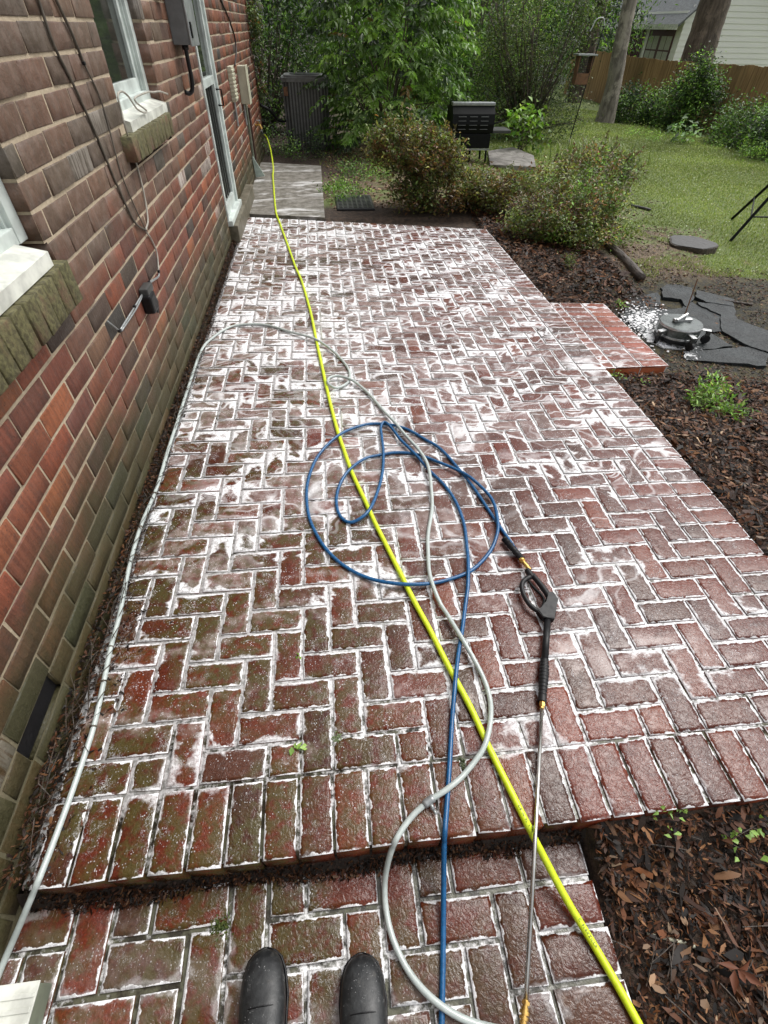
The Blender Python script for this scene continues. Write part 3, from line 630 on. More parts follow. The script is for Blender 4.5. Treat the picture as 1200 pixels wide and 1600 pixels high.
stems("stem", c, tips, .022, M['barkdark'], root, .3)
# azaleas
bush("azalea_bush", (1.35, 6.95, -.05), [((-.35, .1, .62), (.42, .35, .22), 1.1), ((.02, 0, .52), (.40, .35, .22), 1), ((.15, -.05, .22), (.75, .38, .2), 1.5), ((.72, -.05, .22), (.36, .3, .17), 1)],
     "bronze-green azalea bush in front of the black grill at the far edge of the bricks", "shrub", BZ, .050, .023, 30, 105, .055, -.35, "azaleas beside the patio", 12, .010, .35, .3, shoots=150)
bush("azalea_bush", (2.75, 5.75, -.07), [((-.3, .1, .20), (.5, .4, .18), 1.1), ((.2, .35, .30), (.5, .5, .22), 1.2), ((.75, 1.3, .40), (.5, .5, .20), 1), ((.1, .9, .35), (.5, .5, .2), .8), ((.05, -.1, .10), (.6, .3, .11), 1)],
     "sprawling reddish azalea bush at the lawn's edge, right of the patio's far corner", "shrub", BZ[2:]+OL[3:]+BZ[:1]+LG[1:2], .044, .021, 30, 105, .055, -.35, "azaleas beside the patio", 12, .009, .35, .3, shoots=170)
c = A(gnd(1120, 640)); bush("azalea_seedling", c, [((0, 0, .07), (.17, .16, .06), 1), ((-.12, .02, .04), (.08, .08, .04), .4), ((.02, -.17, .04), (.07, .07, .03), .3), ((.05, .2, .06), (.1, .08, .04), .4)], "small fresh-green azalea growing in the mulch below the slate paving", "shrub", LG, .042, .014, 12, 22, .03, -.5, None, 8, .004)
c = A(gnd(888, 418)); bush("young_azalea", c, [((0, 0, .06), (.12, .1, .06), 1)], "tiny dull-green azalea in the mulch in front of the sprawling bush", "shrub", OL+BZ[2:3], .03, .011, 14, 14, .025, -.6, None, 6, .004)
# planting round the yard
bush("hydrangea", (4.0, 11.6, -.15), [((0, 0, .35), (.42, .4, .32), 1)], "bright lime-green broad-leaved hydrangea just right of the grill", "shrub", [(.16, .26, .04), (.12, .21, .035)], .12, .075, 9, 36, .09, .1, None, 8, .01)
bush("broadleaf_hedge", (-1.0, 13.3, -.05), [((0, 0, 1.3), (1.3, .9, 1.4), 2), ((-1.4, .4, 1.5), (1.0, .8, 1.6), 1.5)], "dark glossy evergreen hedge behind the air conditioner at the corner of the house", "hedge", DK+GR[:1], .085, .034, 34, 130, .2, .3, None, 14, .03)
bush("low_fern_bed", (-.25, 10.4, -.05), [((0, 0, .15), (.45, .55, .2), 1), ((-.5, .2, .2), (.3, .6, .25), .6)], "low weeds growing between the house corner and the air conditioner", "plants", GR+DK, .05, .02, 20, 45, .06, -.3, None, 6, .006)
bush("creeping_weeds", (.75, 9.0, -.04), [((0, 0, .05), (.55, .45, .07), 1), ((-.45, -1.2, .03), (.3, .5, .06), 1.2), ((.6, .8, .06), (.6, .4, .1), 1)], "patch of creeping weeds beside the concrete path", "plants", GR+LG[:1], .035, .022, 16, 70, .06, -.6, None, 6, .004)
bush("leafy_tree", (4.0, 16.5, -.2), [((0, 0, 2.4), (1.9, 1.3, 2.1), 2.4), ((-1.6, -.6, 1.7), (1.3, 1.0, 1.7), 1.8), ((-.5, -1.2, .9), (1.6, .8, .9), 1.5)], "light green bushy tree at the centre of the far planting, behind the compound-leaf shrub", "tree", LG+GR, .085, .036, 36, 130, .2, .5, None, 10, .05)
bush("small_leaf_tree", (4.7, 13.6, -.25), [((0, 0, 1.8), (1.25, .9, 1.1), 2), ((-.5, .2, 1.1), (.8, .7, .9), .9), ((.3, -.1, .45), (1.0, .5, .40), .8)], "olive-toned multi-stemmed tree left of the bird feeder", "tree", OL+DK[:1], .05, .022, 44, 150, .16, .1, None, 22, .035)
bush("under_planting", (3.2, 13.2, -.2), [((0, 0, .45), (1.3, .6, .6), 1), ((-1.8, -.2, .35), (.9, .5, .5), .7)], "mid green shrubs low behind the grill", "shrub", GR+DK, .06, .026, 30, 80, .12, .1, None, 8, .02)
bush("fence_vine_shrub", (11.0, 17.6, -.56), [((0, 0, .65), (.9, .8, .75), 1), ((-.9, 1.5, .4), (.9, .9, .5), 1), ((-.2, -.3, 1.1), (.35, .4, .6), .4)], "upright vine-tangled shrub in front of the fence, right of the grey trunk", "shrub", GR+DK+LG[1:2], .085, .04, 60, 110, .15, .1, "shrubs along the fence", 14, .015)
bush("fence_hedge_shrub", (11.2, 13.4, -.56), [((0, 0, .45), (.8, 1.3, .5), 1.2), ((.0, -2.2, .48), (.8, 1.3, .58), 1.2), ((0, -4.2, .55), (.8, 1.3, .62), 1), ((.0, 1.5, .4), (.8, .9, .5), .6)], "long mass of dark green leafy shrubs along the fence at the right edge", "shrub", GR+GR+DK, .085, .04, 62, 130, .16, .1, "shrubs along the fence", 12, .015)
bush("pale_leaf_plant", (9.5, 14.9, -.46), [((0, 0, .22), (.4, .3, .2), 1)], "pale grey-green broad-leaved plant at the top of the lawn before the dark shrubs", "plants", [(.22, .30, .17), (.16, .24, .12)], .16, .10, 5, 16, .1, .0, None, 5, .008)
bush("weedy_border", (10.2, 13.2, -.5), [((0, 0, .12), (.5, 1.6, .14), 1), ((.0, -2.4, .12), (.5, 1.6, .14), 1), ((-1.2, 2.2, .1), (.9, .8, .12), .8)], "strip of light green weeds between the lawn and the dark shrubs", "plants", LG, .05, .02, 24, 70, .08, -.6, None, 6, .004)
def grassclump(name, c, n, L, label, pal, spread=.3, cat="plants"):
    P = []; D = []; root = empty(name, c, label, cat)
    V, F, C = [], [], []
    for k in range(n):
        th = random.uniform(0, 6.28); b = Vector(c)+Vector((random.gauss(0, spread), random.gauss(0, spread*.6), 0)); b.z = float(gz(b.x, b.y))
        h = Vector((math.cos(th), math.sin(th), 0)); s = Vector((-h.y, h.x, 0)); l = L*random.uniform(.6, 1.2); cc = np.array(random.choice(pal))*math.exp(random.gauss(0, .2)); n0 = len(V)
        for q in range(5):
            u = q/4; p_ = b+h*l*.55*u**1.3+Vector((0, 0, l*(1.0*u-.55*u*u*u))); wd = .010*(1-u*.85)
            V += [p_+s*wd, p_-s*wd]; C += [cc, cc]
        for q in range(4): F.append((n0+2*q, n0+2*q+1, n0+2*q+3, n0+2*q+2))
    np_mesh("blade", V, F, M['grass'], root, {'col': np.array(C)}); return root
grassclump("daylily_clump", (5.3, 10.9, -.22), 170, .65, "clump of arching strap-leaved daylilies around the iron feeder pole", [(.10, .16, .035), (.20, .22, .07), (.14, .19, .05)], .5)
# distant woodland closing the view
P, I, C = [], [], []
for (cx, cy, rx, ry, rz, n) in [(-6, 19, 5, 2, 5, 190), (1, 22, 5, 2, 6, 260), (7, 25, 4, 2, 6, 230), (12, 33, 5, 3, 7, 170), (24, 44, 9, 4, 9, 200), (40, 40, 10, 4, 10, 130), (40, 22, 5, 8, 8, 110)]:
    p_, i_, c_ = clumps((cx, cy, rz*.42), (rx, ry, rz*.55), n, 75, .38, .3); P.append(p_); C.append(clumpcols(i_, n, GR+LG+DK+OL[:1], .3, .35))
o = leafmesh("distant_woodland", np.concatenate(P), M['leaf'], None, .19, .085, cols=np.concatenate(C)); o['kind'] = 'stuff'
# trees with their own trunks
def tree(name, base, pts, rad, label, bark, crown, group=None, pal=GR):
    root = empty(name, base, label, "tree", group)
    mb = MB(); P = spline(pts, 6); rr = np.interp(np.linspace(0, 1, len(P)), np.linspace(0, 1, len(rad)), rad)*np.array([1+random.uniform(-.05, .05) for _ in P]); mb.tube(P, list(rr), 18)
    o = mb.build("trunk", M[bark], root, smooth=True)
    top_ = Vector(pts[-1]); mb = MB(); tips = []
    for k in range(7):
        th = k*.9; tp = top_+Vector((math.cos(th)*crown[0]*.7, math.sin(th)*crown[0]*.7, random.uniform(.2, crown[1]))); tips.append(tp)
        mb.tube(spline([top_-Vector((0, 0, .3+.1*k)), (top_+tp)/2+Vector((0, 0, -.1)), tp], 4), list(np.linspace(rad[-1]*.5, .02, 9)), 7)
    mb.build("limb", M[bark], root, smooth=True)
    PP, CC = [], []
    for tp in tips:
        p_, i_, c_ = clumps(tp, (crown[0]*.5, crown[0]*.5, crown[1]*.4), 26, 22, .22, .2); PP.append(p_); CC.append(clumpcols(i_, 26, pal))
    leafmesh("crown", np.concatenate(PP), M['leaf'], root, .12, .06, cols=np.concatenate(CC))
    return root
g0 = gnd(944, 192); b = aty(985, 0, g0.y+.1); b = Vector(b)
dirn = b-g0; tree("leaning_tree", g0, [g0-Vector((0, 0, .2)), g0+dirn*.33+Vector((.04, 0, 0)), g0+dirn*.66, g0+dirn, g0+dirn*1.5, g0+dirn*2.2], [.30, .23, .20, .19, .17, .13], "grey lichen-spotted leaning tree trunk standing before the wooden fence", 'bark', (2.4, 1.8))
def trunk_at(pa, pb, Y, r): return [Vector(aty(*pa, Y)), Vector(aty(*pb, Y)), r]
a_, b_, _ = trunk_at((915, 85), (938, 0), 25, .3); d_ = b_-a_
tree("dark_tree", a_-d_*1.3, [a_-d_*1.3, a_, b_, b_+d_*1.4], [.36, .33, .30, .2], "dark tree trunk beyond the fence, left of the grey leaning trunk", 'barkdark', (2.4, 1.8))
a_, b_ = Vector(atx(1088, 95, 14.6)), Vector(atx(1118, 0, 14.6)); d_ = b_-a_
tree("big_tree", a_-d_*1.2, [a_-d_*1.2, a_-d_*.3, a_+d_*.4, b_+d_*.3, b_+d_*2.4], [.66, .60, .55, .50, .34], "thickest brown tree trunk, behind the fence against the white gabled house", 'barkdark', (3.2, 2.2))
bush("overhanging_branch", (13.3, 10.6, -.6), [((0.6, 0, 2.0), (1.2, 1.0, .9), 1.4), ((.5, -.8, 1.2), (.8, .8, .8), .8)], "dark evergreen branches hanging over the fence at the right edge", "tree", DK, .09, .03, 50, 90, .16, .9, None, 10, .04)
# ------------------------------------------------------------------ fence and neighbouring buildings
FX = 12.1; fr = empty("board_fence", (FX, 16, -.62), "brown weathered board fence along the far side of the lawn", "fence")
y = 6.0; mb = MB(); k = 0
while y < 30:
    zb = float(gz(FX, y)); w_ = .14; mb.box((FX-.01+random.uniform(-.006, .006), y+.004, zb-.1), (FX+.012+random.uniform(-.004, .004), y+w_-.003, .93+.04*math.sin(y*.5)+random.uniform(-.02, .02))); y += w_
mb.build("boards", M['fence'], fr)
mb = MB()
for z in (-.35, .15, .7): mb.box((FX+.02, 6, z), (FX+.06, 30, z+.09))
mb.build("rail", M['fence'], fr)
# gabled house behind the fence: door wall faces us from the left, gable end on the right
HX = 17.5; cr = atx(1062, 60, HX); YC = float(cr[1]); zg = -.9; ez = float(atx(1074, 24, HX)[2])
hb = empty("gabled_house", (HX, YC, zg), "white lap-sided house with a grey roof and a maroon double door beyond the fence", "house")
WH = 5.2; ridge = ez+2.2
mb = MB(); mb.box((HX, YC, zg), (HX+WH, YC+9, ez)); mb.prism([(HX, ez), (HX+WH, ez), (HX+WH/2, ridge)], YC+.001, YC+8.999, 'y'); mb.build("wall", M['siding'], hb)
mb = MB(); z = zg
while z < ridge-.3:                                   # lap boards
    if z < ez:
        mb.prism([(HX-.03, z), (HX-.001, z), (HX-.001, z+.19), (HX-.008, z+.19)], YC-.03, YC+9, 'y')
        x0, x1 = HX, HX+WH
    else: q = (z-ez)/(ridge-ez)*WH/2; x0, x1 = HX+q, HX+WH-q
    mb.prism([(YC-.03, z), (YC-.001, z), (YC-.001, z+.19), (YC-.008, z+.19)], x0, x1, 'x'); z += .2
mb.build("siding", M['siding'], hb)
mb = MB(); ov = .45; sl_ = (ridge-ez)/(WH/2)
for sg in (-1, 1):
    xe = HX+WH/2+sg*(WH/2+ov); ze = ez-ov*sl_
    v = [(xe, ze), (HX+WH/2, ridge), (HX+WH/2, ridge+.09), (xe, ze+.09)]; mb.prism(v if sg < 0 else v[::-1], YC-.35, YC+9.3, 'y')
mb.build("roof", M['roof'], hb)
mb = MB(); ze = ez-ov*sl_; mb.box((HX-ov-.03, YC-.3, ze-.10), (HX-ov, YC+9.3, ze+.085)); mb.build("fascia", M['whitewet'], hb)
ya, yb = float(atx(1054, 60, HX)[1]), float(atx(1014, 60, HX)[1]); dz = float(atx(1020, 45, HX)[2])
dr = empty("double_door", (HX, ya, zg)); dr.parent = hb; dr.matrix_parent_inverse = Matrix.Translation(-Vector(hb.location))
ym = (ya+yb)/2; mb = MB(); mb.box((HX-.06, ya, zg), (HX-.035, yb, dz)); mb.build("door_leaf", M['maroon'], dr)
mb = MB()
for (q0, q1) in ((ya+.12, ym-.12), (ym+.12, yb-.12)):
    for r_ in range(3): mb.box((HX-.066, q0, dz-.25-.55*(r_+1)+.06), (HX-.061, (q0+q1)/2-.03, dz-.25-.55*r_)); mb.box((HX-.066, (q0+q1)/2+.03, dz-.25-.55*(r_+1)+.06), (HX-.061, q1, dz-.25-.55*r_))
mb.build("pane", M['curtain'], dr)
y1, y2 = float(atx(1010, 60, HX)[1])+.1, float(atx(982, 60, HX)[1])
mb = MB(); mb.box((HX-.05, y1, zg+.9), (HX-.036, y2, dz-.1)); mb.build("window", M['curtain'], hb)
mb = MB()
for k in range(9): q = y1+(y2-y1)*(k+.2)/9; mb.prism([(q, zg+.9), (q+.12, zg+.9), (q+.25+random.uniform(-.15, .15), dz-.1), (q+.1, dz-.05+random.uniform(-.3, .2))], HX-.10, HX-.055, 'x')
mb.build("stacked_planks", M['maroon'], hb)
# second, more distant house
h2 = empty("distant_house", (17, 38, -1), "distant house with a dark grey roof and white trim, left of the leaning trunk", "house")
a = aty(872, 70, 38); b = aty(968, 60, 38)
mb = MB(); mb.box((a[0], 38, -1), (b[0]+1, 46, 1.1)); mb.prism([(38, 1.1), (46, 1.1), (42, 3.2)], a[0]+.01, b[0]+.99, 'x'); mb.build("wall", M['siding'], h2)
mb = MB()
for sg in (-1, 1):
    ye = 42+sg*4.6; v = [(ye, .83), (42, 3.25), (42, 3.4), (ye, .98)]; mb.prism(v if sg < 0 else v[::-1], a[0]-.4, b[0]+1.4, 'x')
mb.build("roof", M['roof'], h2)
mb = MB(); mb.box((a[0]-.4, 37.32, .76), (b[0]+1.4, 37.38, .96)); mb.build("fascia", M['whitewet'], h2)
for q in (.25, .72):
    xx = a[0]+(b[0]-a[0])*q; mb = MB(); mb.box((xx, 37.95, -.1), (xx+1.3, 37.99, .7)); mb.build("window", M['glass'], h2)
# ------------------------------------------------------------------ yard objects
# air conditioner
ac = empty("air_conditioner", (-.16, 11.45, -.02), "dark grey ribbed air conditioner unit standing behind the concrete path", "air conditioner")
def rrect(cx, cy, hx, hy, r, n=6):
    P = []
    for (sx_, sy_, a0) in ((1, 1, 0), (-1, 1, 90), (-1, -1, 180), (1, -1, 270)):
        for k in range(n+1): t_ = R(a0+90*k/n); P.append((cx+sx_*(hx-r)+r*math.cos(t_), cy+sy_*(hy-r)+r*math.sin(t_)))
    return P
mb = MB(); mb.prism(rrect(-.16, 11.45, .40, .37, .12), -.04, .02); mb.build("base", M['darkgrey'], ac)
mb = MB(); mb.prism(rrect(-.16, 11.45, .378, .348, .115), .02, .93); mb.build("coil_casing", M['darkgrey'], ac)
mb = MB(); q = rrect(-.16, 11.45, .385, .355, .12, 3)
n = len(q)
for k in range(n):
    a, b = Vector((*q[k], 0)), Vector((*q[(k+1) % n], 0)); L = (b-a).length; m_ = max(1, round(L/.055))
    for s in range(m_):
        p_ = a.lerp(b, s/m_); ang = math.atan2(b.y-a.y, b.x-a.x); mb.box((p_.x-.012, p_.y-.006, .03), (p_.x+.012, p_.y+.006, .90), 0, Matrix.Rotation(ang, 3, 'Z'))
mb.build("louvre_rib", M['acgrey'], ac)
mb = MB(); mb.prism(rrect(-.16, 11.45, .41, .38, .13), .90, .955); mb.prism(rrect(-.16, 11.45, .36, .33, .12), .955, .985); mb.build("lid", M['acgrey'], ac)
mb = MB(); mb.lathe([(.26, .985), (.26, .992)], (-.16, 11.45, 0))
mb.build("fan_grille", M['black'], ac)
mb = MB(); mb.box((-.53, 11.07, .72), (-.46, 11.078, .84)); mb.build("rating_plate", M['wood'], ac)
mb = MB(); mb.tube(spline([(-.94, 10.85, .62), (-.80, 10.9, .55), (-.68, 11.05, .40), (-.55, 11.2, .37)], 6), .022, 8); o = mb.build("refrigerant_line", M['black'], None, True); put(o, "black insulated line curving from the house corner to the air conditioner", "pipe")
# gas grill
gx0, gy0 = 2.62, 10.4; G0 = -.12
gr = empty("gas_grill", (gx0, gy0, G0), "black gas grill with a louvred hood standing on the grass behind the azaleas", "grill")
mb = MB(); prof = [(-.22, .42), (-.26, .55), (-.24, .68), (-.14, .80), (.02, .82), (.20, .74), (.26, .58), (.24, .42)]
mb.prism([(gy0+a, G0+b+.02) for a, b in prof], gx0-.36, gx0+.36, 'x'); o = mb.build("hood", M['blackmetal'], gr)
mb = MB()
for r_ in range(4):
    for c_ in range(3): mb.box((gx0-.26+c_*.19, gy0-.268, G0+.50+r_*.055), (gx0-.13+c_*.19, gy0-.255, G0+.506+r_*.055))
mb.build("louvre", M['grey'], gr)
mb = MB(); mb.box((gx0-.365, gy0-.17, G0+.800), (gx0+.365, gy0-.04, G0+.845), .012); mb.build("hood_top_edge", M['galv'], gr)
mb = MB(); mb.box((gx0-.33, gy0-.24, G0+.24), (gx0+.33, gy0+.24, G0+.435), .01); mb.build("firebox", M['blackmetal'], gr)
mb = MB(); mb.box((gx0-.33, gy0-.262, G0+.215), (gx0+.33, gy0-.25, G0+.240)); mb.build("trim", M['galv'], gr)
for sx_, wd in ((-1, .26), (1, .32)):
    a = gx0+sx_*.37; mb = MB(); mb.box((min(a, a+sx_*wd), gy0-.2, G0+.44), (max(a, a+sx_*wd), gy0+.2, G0+.485), .01); mb.build("side_shelf", M['grey' if sx_ < 0 else 'darkgrey'], gr)
for (a, b) in ((-.29, -.2), (.29, -.2), (-.29, .2), (.29, .2)):
    mb = MB(); mb.tube([(gx0+a, gy0+b, G0+.24), (gx0+a*1.05, gy0+b, G0-.02)], .018, 8); mb.build("leg", M['blackmetal'], gr)
mb = MB(); mb.box((gx0-.28, gy0-.16, G0+.02), (gx0+.04, gy0+.12, G0+.24), .02); mb.build("cart_panel", M['blackmetal'], gr)
mb = MB(); mb.tube([(gx0+.34, gy0, G0+.50), (gx0+.42, gy0-.05, G0+.56), (gx0+.56, gy0-.1, G0+.60)], .012, 6); o = mb.build("grill_tongs", M['black']); put(o, "black tongs lying on the grill's right shelf", "tongs")
# drain grate
p0, p1, p2, p3 = [Vector(gnd(*q)) for q in ((521, 334), (538, 306), (583, 304), (577, 334))]
dg = empty("drain_grate", (p0+p2)/2, "black perforated plastic drain grate set in the ground at the far edge of the bricks", "drain")
cx, cy = (p0.x+p2.x)/2, (p0.y+p2.y)/2; mb = MB(); mb.box((cx-.24, cy-.35, -.07), (cx+.24, cy+.35, -.022), .01); mb.build("frame", M['black'], dg)
mb = MB(); mb.box((cx-.225, cy-.335, -.024), (cx+.225, cy+.335, -.019))
for i in range(7):
    for j in range(9): mb.box((cx-.21+i*.062, cy-.31+j*.07, -.0215), (cx-.168+i*.062, cy-.275+j*.07, -.012))
mb.build("grille", M['darkgrey'], dg)
# flat stone by the grill
P = [gnd(*q) for q in ((762, 240), (800, 238), (832, 252), (836, 268), (800, 266), (765, 262))]
mb = MB(); mb.prism([(q.x, q.y) for q in P][::-1], P[0].z-.05, P[0].z+.05, 'z', .008); o = mb.build("flat_stone", M['stone']); put(o, "flat grey stone lying in the grass right of the grill", "stone")
# bird feeder on an iron pole
a, b = gnd(886, 230), Vector(aty(944, 40, 11.4)); b.y = gnd(886, 230).y+.1; b = Vector(aty(944, 40, b.y))
pl = empty("feeder_pole", a, "thin black iron pole with a hooked top leaning beside the bird feeder", "pole")
hk = [a-Vector((0, 0, .1)), a.lerp(b, .5), b]; mb = MB(); mb.tube(hk, .012, 8); mb.build("rod", M['black'], pl)
mb = MB(); mb.tube(spline([b, b+Vector((-.05, 0, .10)), b+Vector((-.18, 0, .08)), b+Vector((-.24, 0, -.05)), b+Vector((-.26, 0, -.08))], 5), .010, 8); mb.build("hook", M['alu'], pl)
fc = Vector(aty(910, 108, b.y)); fd = empty("bird_feeder", fc, "wooden bird feeder with wire mesh sides and a rust-red base hanging by the iron pole", "bird feeder")
mb = MB(); mb.box((-.20, -.14, .20), (.20, .14, .225), .004, None)
for v in mb.b.verts: v.co += fc
mb.build("roof", M['galv'], fd)
mb = MB(); mb.box(fc+Vector((-.13, -.09, -.23)), fc+Vector((.13, .09, -.06)), .004); mb.build("seed_box", M['wood'], fd)
mb = MB()
for k in range(8): mb.box(fc+Vector((-.13+k*.035, -.09, -.06)), fc+Vector((-.124+k*.035, -.084, .20)))
for k in range(7): mb.box(fc+Vector((-.13, -.091, -.04+k*.035)), fc+Vector((.13, -.085, -.035+k*.035)))
mb.build("wire_mesh", M['black'], fd)
for sx_ in (-1, 1): mb = MB(); mb.box(fc+Vector((sx_*.13-.012, -.09, -.06)), fc+Vector((sx_*.13+.012, .09, .2))); mb.build("side_board", M['wood'], fd)
mb = MB(); mb.tube([fc+Vector((0, 0, .225)), b+Vector((-.26, 0, -.08))], .004, 6); mb.build("hanger", M['black'], fd)
# stump, logs, twigs
c = gnd(1078, 386); st = empty("tree_stump", c, "low dark wet tree stump cut flat in the patchy grass", "tree stump")
def blobpoly(c, r, n=22, e=.12, sq=.75): 
    ph = [random.uniform(0, 6) for _ in range(4)]
    return [(c.x+r*(1+e*math.sin(3*t+ph[0])+e*.6*math.sin(5*t+ph[1]))*math.cos(t), c.y+r*sq*(1+e*math.sin(2*t+ph[2])+e*.5*math.sin(7*t+ph[3]))*math.sin(t)) for t in [2*math.pi*k/n for k in range(n)]]
pb = blobpoly(c, .26, 30, .08, .95); mb = MB(); mb.prism(pb, c.z-.08, c.z+.05, 'z', .004); mb.build("stump_body", M['log'], st)
mb = MB(); mb.prism([(c.x+(x-c.x)*.95, c.y+(y_-c.y)*.95) for x, y_ in pb], c.z+.052, c.z+.057); mb.build("cut_face", M['stump'], st)
def logthing(pa, pb_, r, label, name="edging_log", m='log'):
    a, b = gnd(*pa), gnd(*pb_); z = Vector((0, 0, r*.7)); P = spline([a+z, a.lerp(b, .5)+z+Vector((.015, 0, 0)), b+z], 6)
    mb = MB(); mb.tube(P, [r*(1+random.uniform(-.06, .06)) for _ in P], 12); o = mb.build(name, M[m], None, True); return put(o, label, "log" if r > .02 else "twig")
logthing((948, 386), (1000, 440), .045, "dark rotting log edging the mulch bed in front of the slate paving")
logthing((985, 323), (1016, 330), .02, "short grey twig lying on the bare patch of lawn", "twig", 'stump')
logthing((1010, 1460), (1105, 1488), .005, "pale straw-coloured twig on the mulch in the bottom right corner", "twig", 'cream')
logthing((925, 1313), (990, 1318), .0035, "thin brown twig on the mulch right beside the landing's corner", "twig", 'wood')
logthing((1110, 655), (1190, 660), .009, "grey twig on the mulch under the small green azalea", "twig", 'stump')
logthing((1120, 470), (1175, 478), .012, "short broken stick on the slate paving's far corner", "twig", 'log')
# slate paving
def stonepoly(px, z=None, i=0):
    P = [(960+x*.2, 430+y*.2) for x, y in px]; Q = [gnd(*q) for q in P]; zt = (sum(q.z for q in Q)/len(Q)) if z is None else z
    Q = [Vector(atz(*q, zt+.02)) for q in P]; c = sum(Q, Vector())/len(Q); Q = [c+(q-c)*1.06 for q in Q]
    F_ = []
    for a, b in zip(Q, Q[1:]+Q[:1]):
        F_.append((a.x, a.y))
        for k in (1, 2, 3): m_ = a.lerp(b, k/4); F_.append((m_.x+random.uniform(-.012, .012), m_.y+random.uniform(-.012, .012)))
    ar = sum(F_[k][0]*F_[(k+1) % len(F_)][1]-F_[(k+1) % len(F_)][0]*F_[k][1] for k in range(len(F_)))
    if ar < 0: F_ = F_[::-1]
    mb = MB(); mb.prism(F_, zt-.05, zt+.014+.006*random.random(), 'z', .0012); return mb.build("slate_slab", M['slate']), c, zt
SL = [([(85, 235), (200, 165), (330, 135), (385, 270), (240, 290), (95, 290)], "squarish slate slab at the mulch, left of the surface cleaner"),
      ([(370, 95), (450, 55), (600, 95), (620, 170), (560, 235), (520, 180), (390, 165)], "slate slab at the top of the paving nearest the log"),
      ([(650, 115), (930, 185), (925, 235), (720, 205), (640, 160)], "narrow slate slab at the paving's far right beside the lawn"),
      ([(540, 250), (600, 205), (830, 320), (840, 430), (720, 430), (640, 320)], "slate slab right behind the surface cleaner"),
      ([(660, 215), (930, 240), (960, 340), (1190, 430), (1200, 590), (1060, 545), (850, 430), (840, 310), (700, 250)], "largest slate slab, running to the right edge of the picture"),
      ([(560, 595), (900, 570), (1060, 560), (1190, 610), (1170, 700), (900, 680), (580, 655)], "long slate slab along the mulch at the near edge of the paving"),
      ([(60, 305), (340, 285), (560, 260), (720, 440), (900, 545), (640, 575), (390, 555), (250, 480)], "foam-splashed slate slab under the surface cleaner")]
ZP = None
for px, lab in SL:
    o, c, zt = stonepoly(px); put(o, lab, "paving slab", "slate paving slabs")
ZP = zt+.020
# suds on the slate next to the step
P = []; cc = Vector(atz(1003, 505, ZP))
V, F_, n_ = [], [], 0
mb = MB()
for k in range(700):
    px = random.gauss(1003, 17); py = random.gauss(500, 11)
    if abs(px-1003) > 40: continue
    q = Vector(atz(px, py, ZP))
    if q.x < 2.47: continue
    r = abs(random.gauss(0, .006))+.002; mb.lathe([(r*.9, 0), (r*.75, r*.15), (r*.3, r*.2)], q, 6)
for k in range(60):
    q = Vector(atz(random.gauss(1035, 14), random.gauss(534, 5), ZP)); r = random.uniform(.004, .014)
    if q.x > 2.47: mb.lathe([(r, 0), (r*.8, r*.4), (r*.3, r*.6)], q, 7)
o = mb.build("soap_suds", M['soapy']); o['kind'] = 'stuff'
# surface cleaner
c = Vector(atz(1062, 510, ZP+.10)); c.z = ZP; RC = .162
sc_ = empty("surface_cleaner", c, "round steel pressure-washer surface cleaner parked on the wet slate paving", "surface cleaner")
mb = MB(); mb.lathe([(RC*.9, .035), (RC, .045), (RC, .125), (RC*.985, .135), (RC*.3, .142), (.03, .146)], c, 48); mb.build("housing", M['cleaner'], sc_, 'auto')
mb = MB(); mb.lathe([(RC*.97, .012), (RC*1.03, .016), (RC*1.03, .040), (RC*.99, .046)], c, 48); mb.build("skirt", M['black'], sc_, 'auto')
mb = MB(); mb.lathe([(RC*1.0, .046), (RC*1.022, .048), (RC*1.022, .060), (RC*1.0, .062)], c, 48, None, False); mb.lathe([(RC*1.0, .118), (RC*1.012, .120), (RC*1.012, .130), (RC*.992, .1345)], c, 48, None, False); mb.build("rim_band", M['alu'], sc_, 'auto')
for ang in (200, 268, 332, 90):
    d = Vector((math.cos(R(ang)), math.sin(R(ang)), 0)); s_ = Vector((-d.y, d.x, 0)); rot = Matrix.Rotation(R(ang), 3, 'Z')
    br = MB(); ctr = c+d*(RC+.025)+Vector((0, 0, .105)); br.box(ctr-Vector((.045, .018, .004)), ctr+Vector((.045, .018, .004)), .002)
    for v in br.b.verts: v.co = rot@(v.co-ctr)+ctr
    b_ = br.build("bracket", M['alu'], sc_)
    wctr = c+d*(RC+.055)+Vector((0, 0, .034)); wh = MB(); wm = Matrix.Rotation(R(ang+20), 3, 'Z')@Matrix.Rotation(R(90), 3, 'X')
    wh.lathe([(.012, -.012), (.034, -.011), (.034, .011), (.012, .012)], wctr, 18, wm); wh.build("caster_wheel", M['black'], sc_, 'auto')
    fk = MB(); fk.box(wctr+Vector((-.014, -.014, .03)), wctr+Vector((.014, .014, .07)), .003); fk.build("caster_fork", M['darkgrey'], sc_)
mb = MB(); mb.box(c+Vector((-.075, -.02, .142)), c+Vector((.075, .02, .165)), .006); mb.tube([c+Vector((-.07, -.03, .165)), c+Vector((.02, 0, .20))], .011, 8); mb.tube([c+Vector((0, 0, .14)), c+Vector((0, 0, .19))], .02, 12); mb.build("swivel_bracket", M['alu'], sc_)
e = Vector(aty(1090, 436, c.y+.05)); mb = MB(); mb.tube([c+Vector((0, 0, .18)), e], .0042, 8); mb.build("lance_rod", M['wood'], sc_)
d = Vector((math.cos(R(285)), math.sin(R(285)), 0)); t_ = Vector((-d.y, d.x, 0)); q = c+d*(RC+.001)+Vector((0, 0, .082)); mb = MB(); rot = Matrix.Rotation(R(285), 3, 'Z'); mb.box((-.002, -.02, -.014), (.002, .02, .014), 0)
for v in mb.b.verts: v.co = rot@v.co+q
mb.build("badge", M['whitewet'], sc_)
mb = MB(); mb.box((-.0025, -.012, -.006), (.0035, .002, .006), 0)
for v in mb.b.verts: v.co = rot@v.co+q
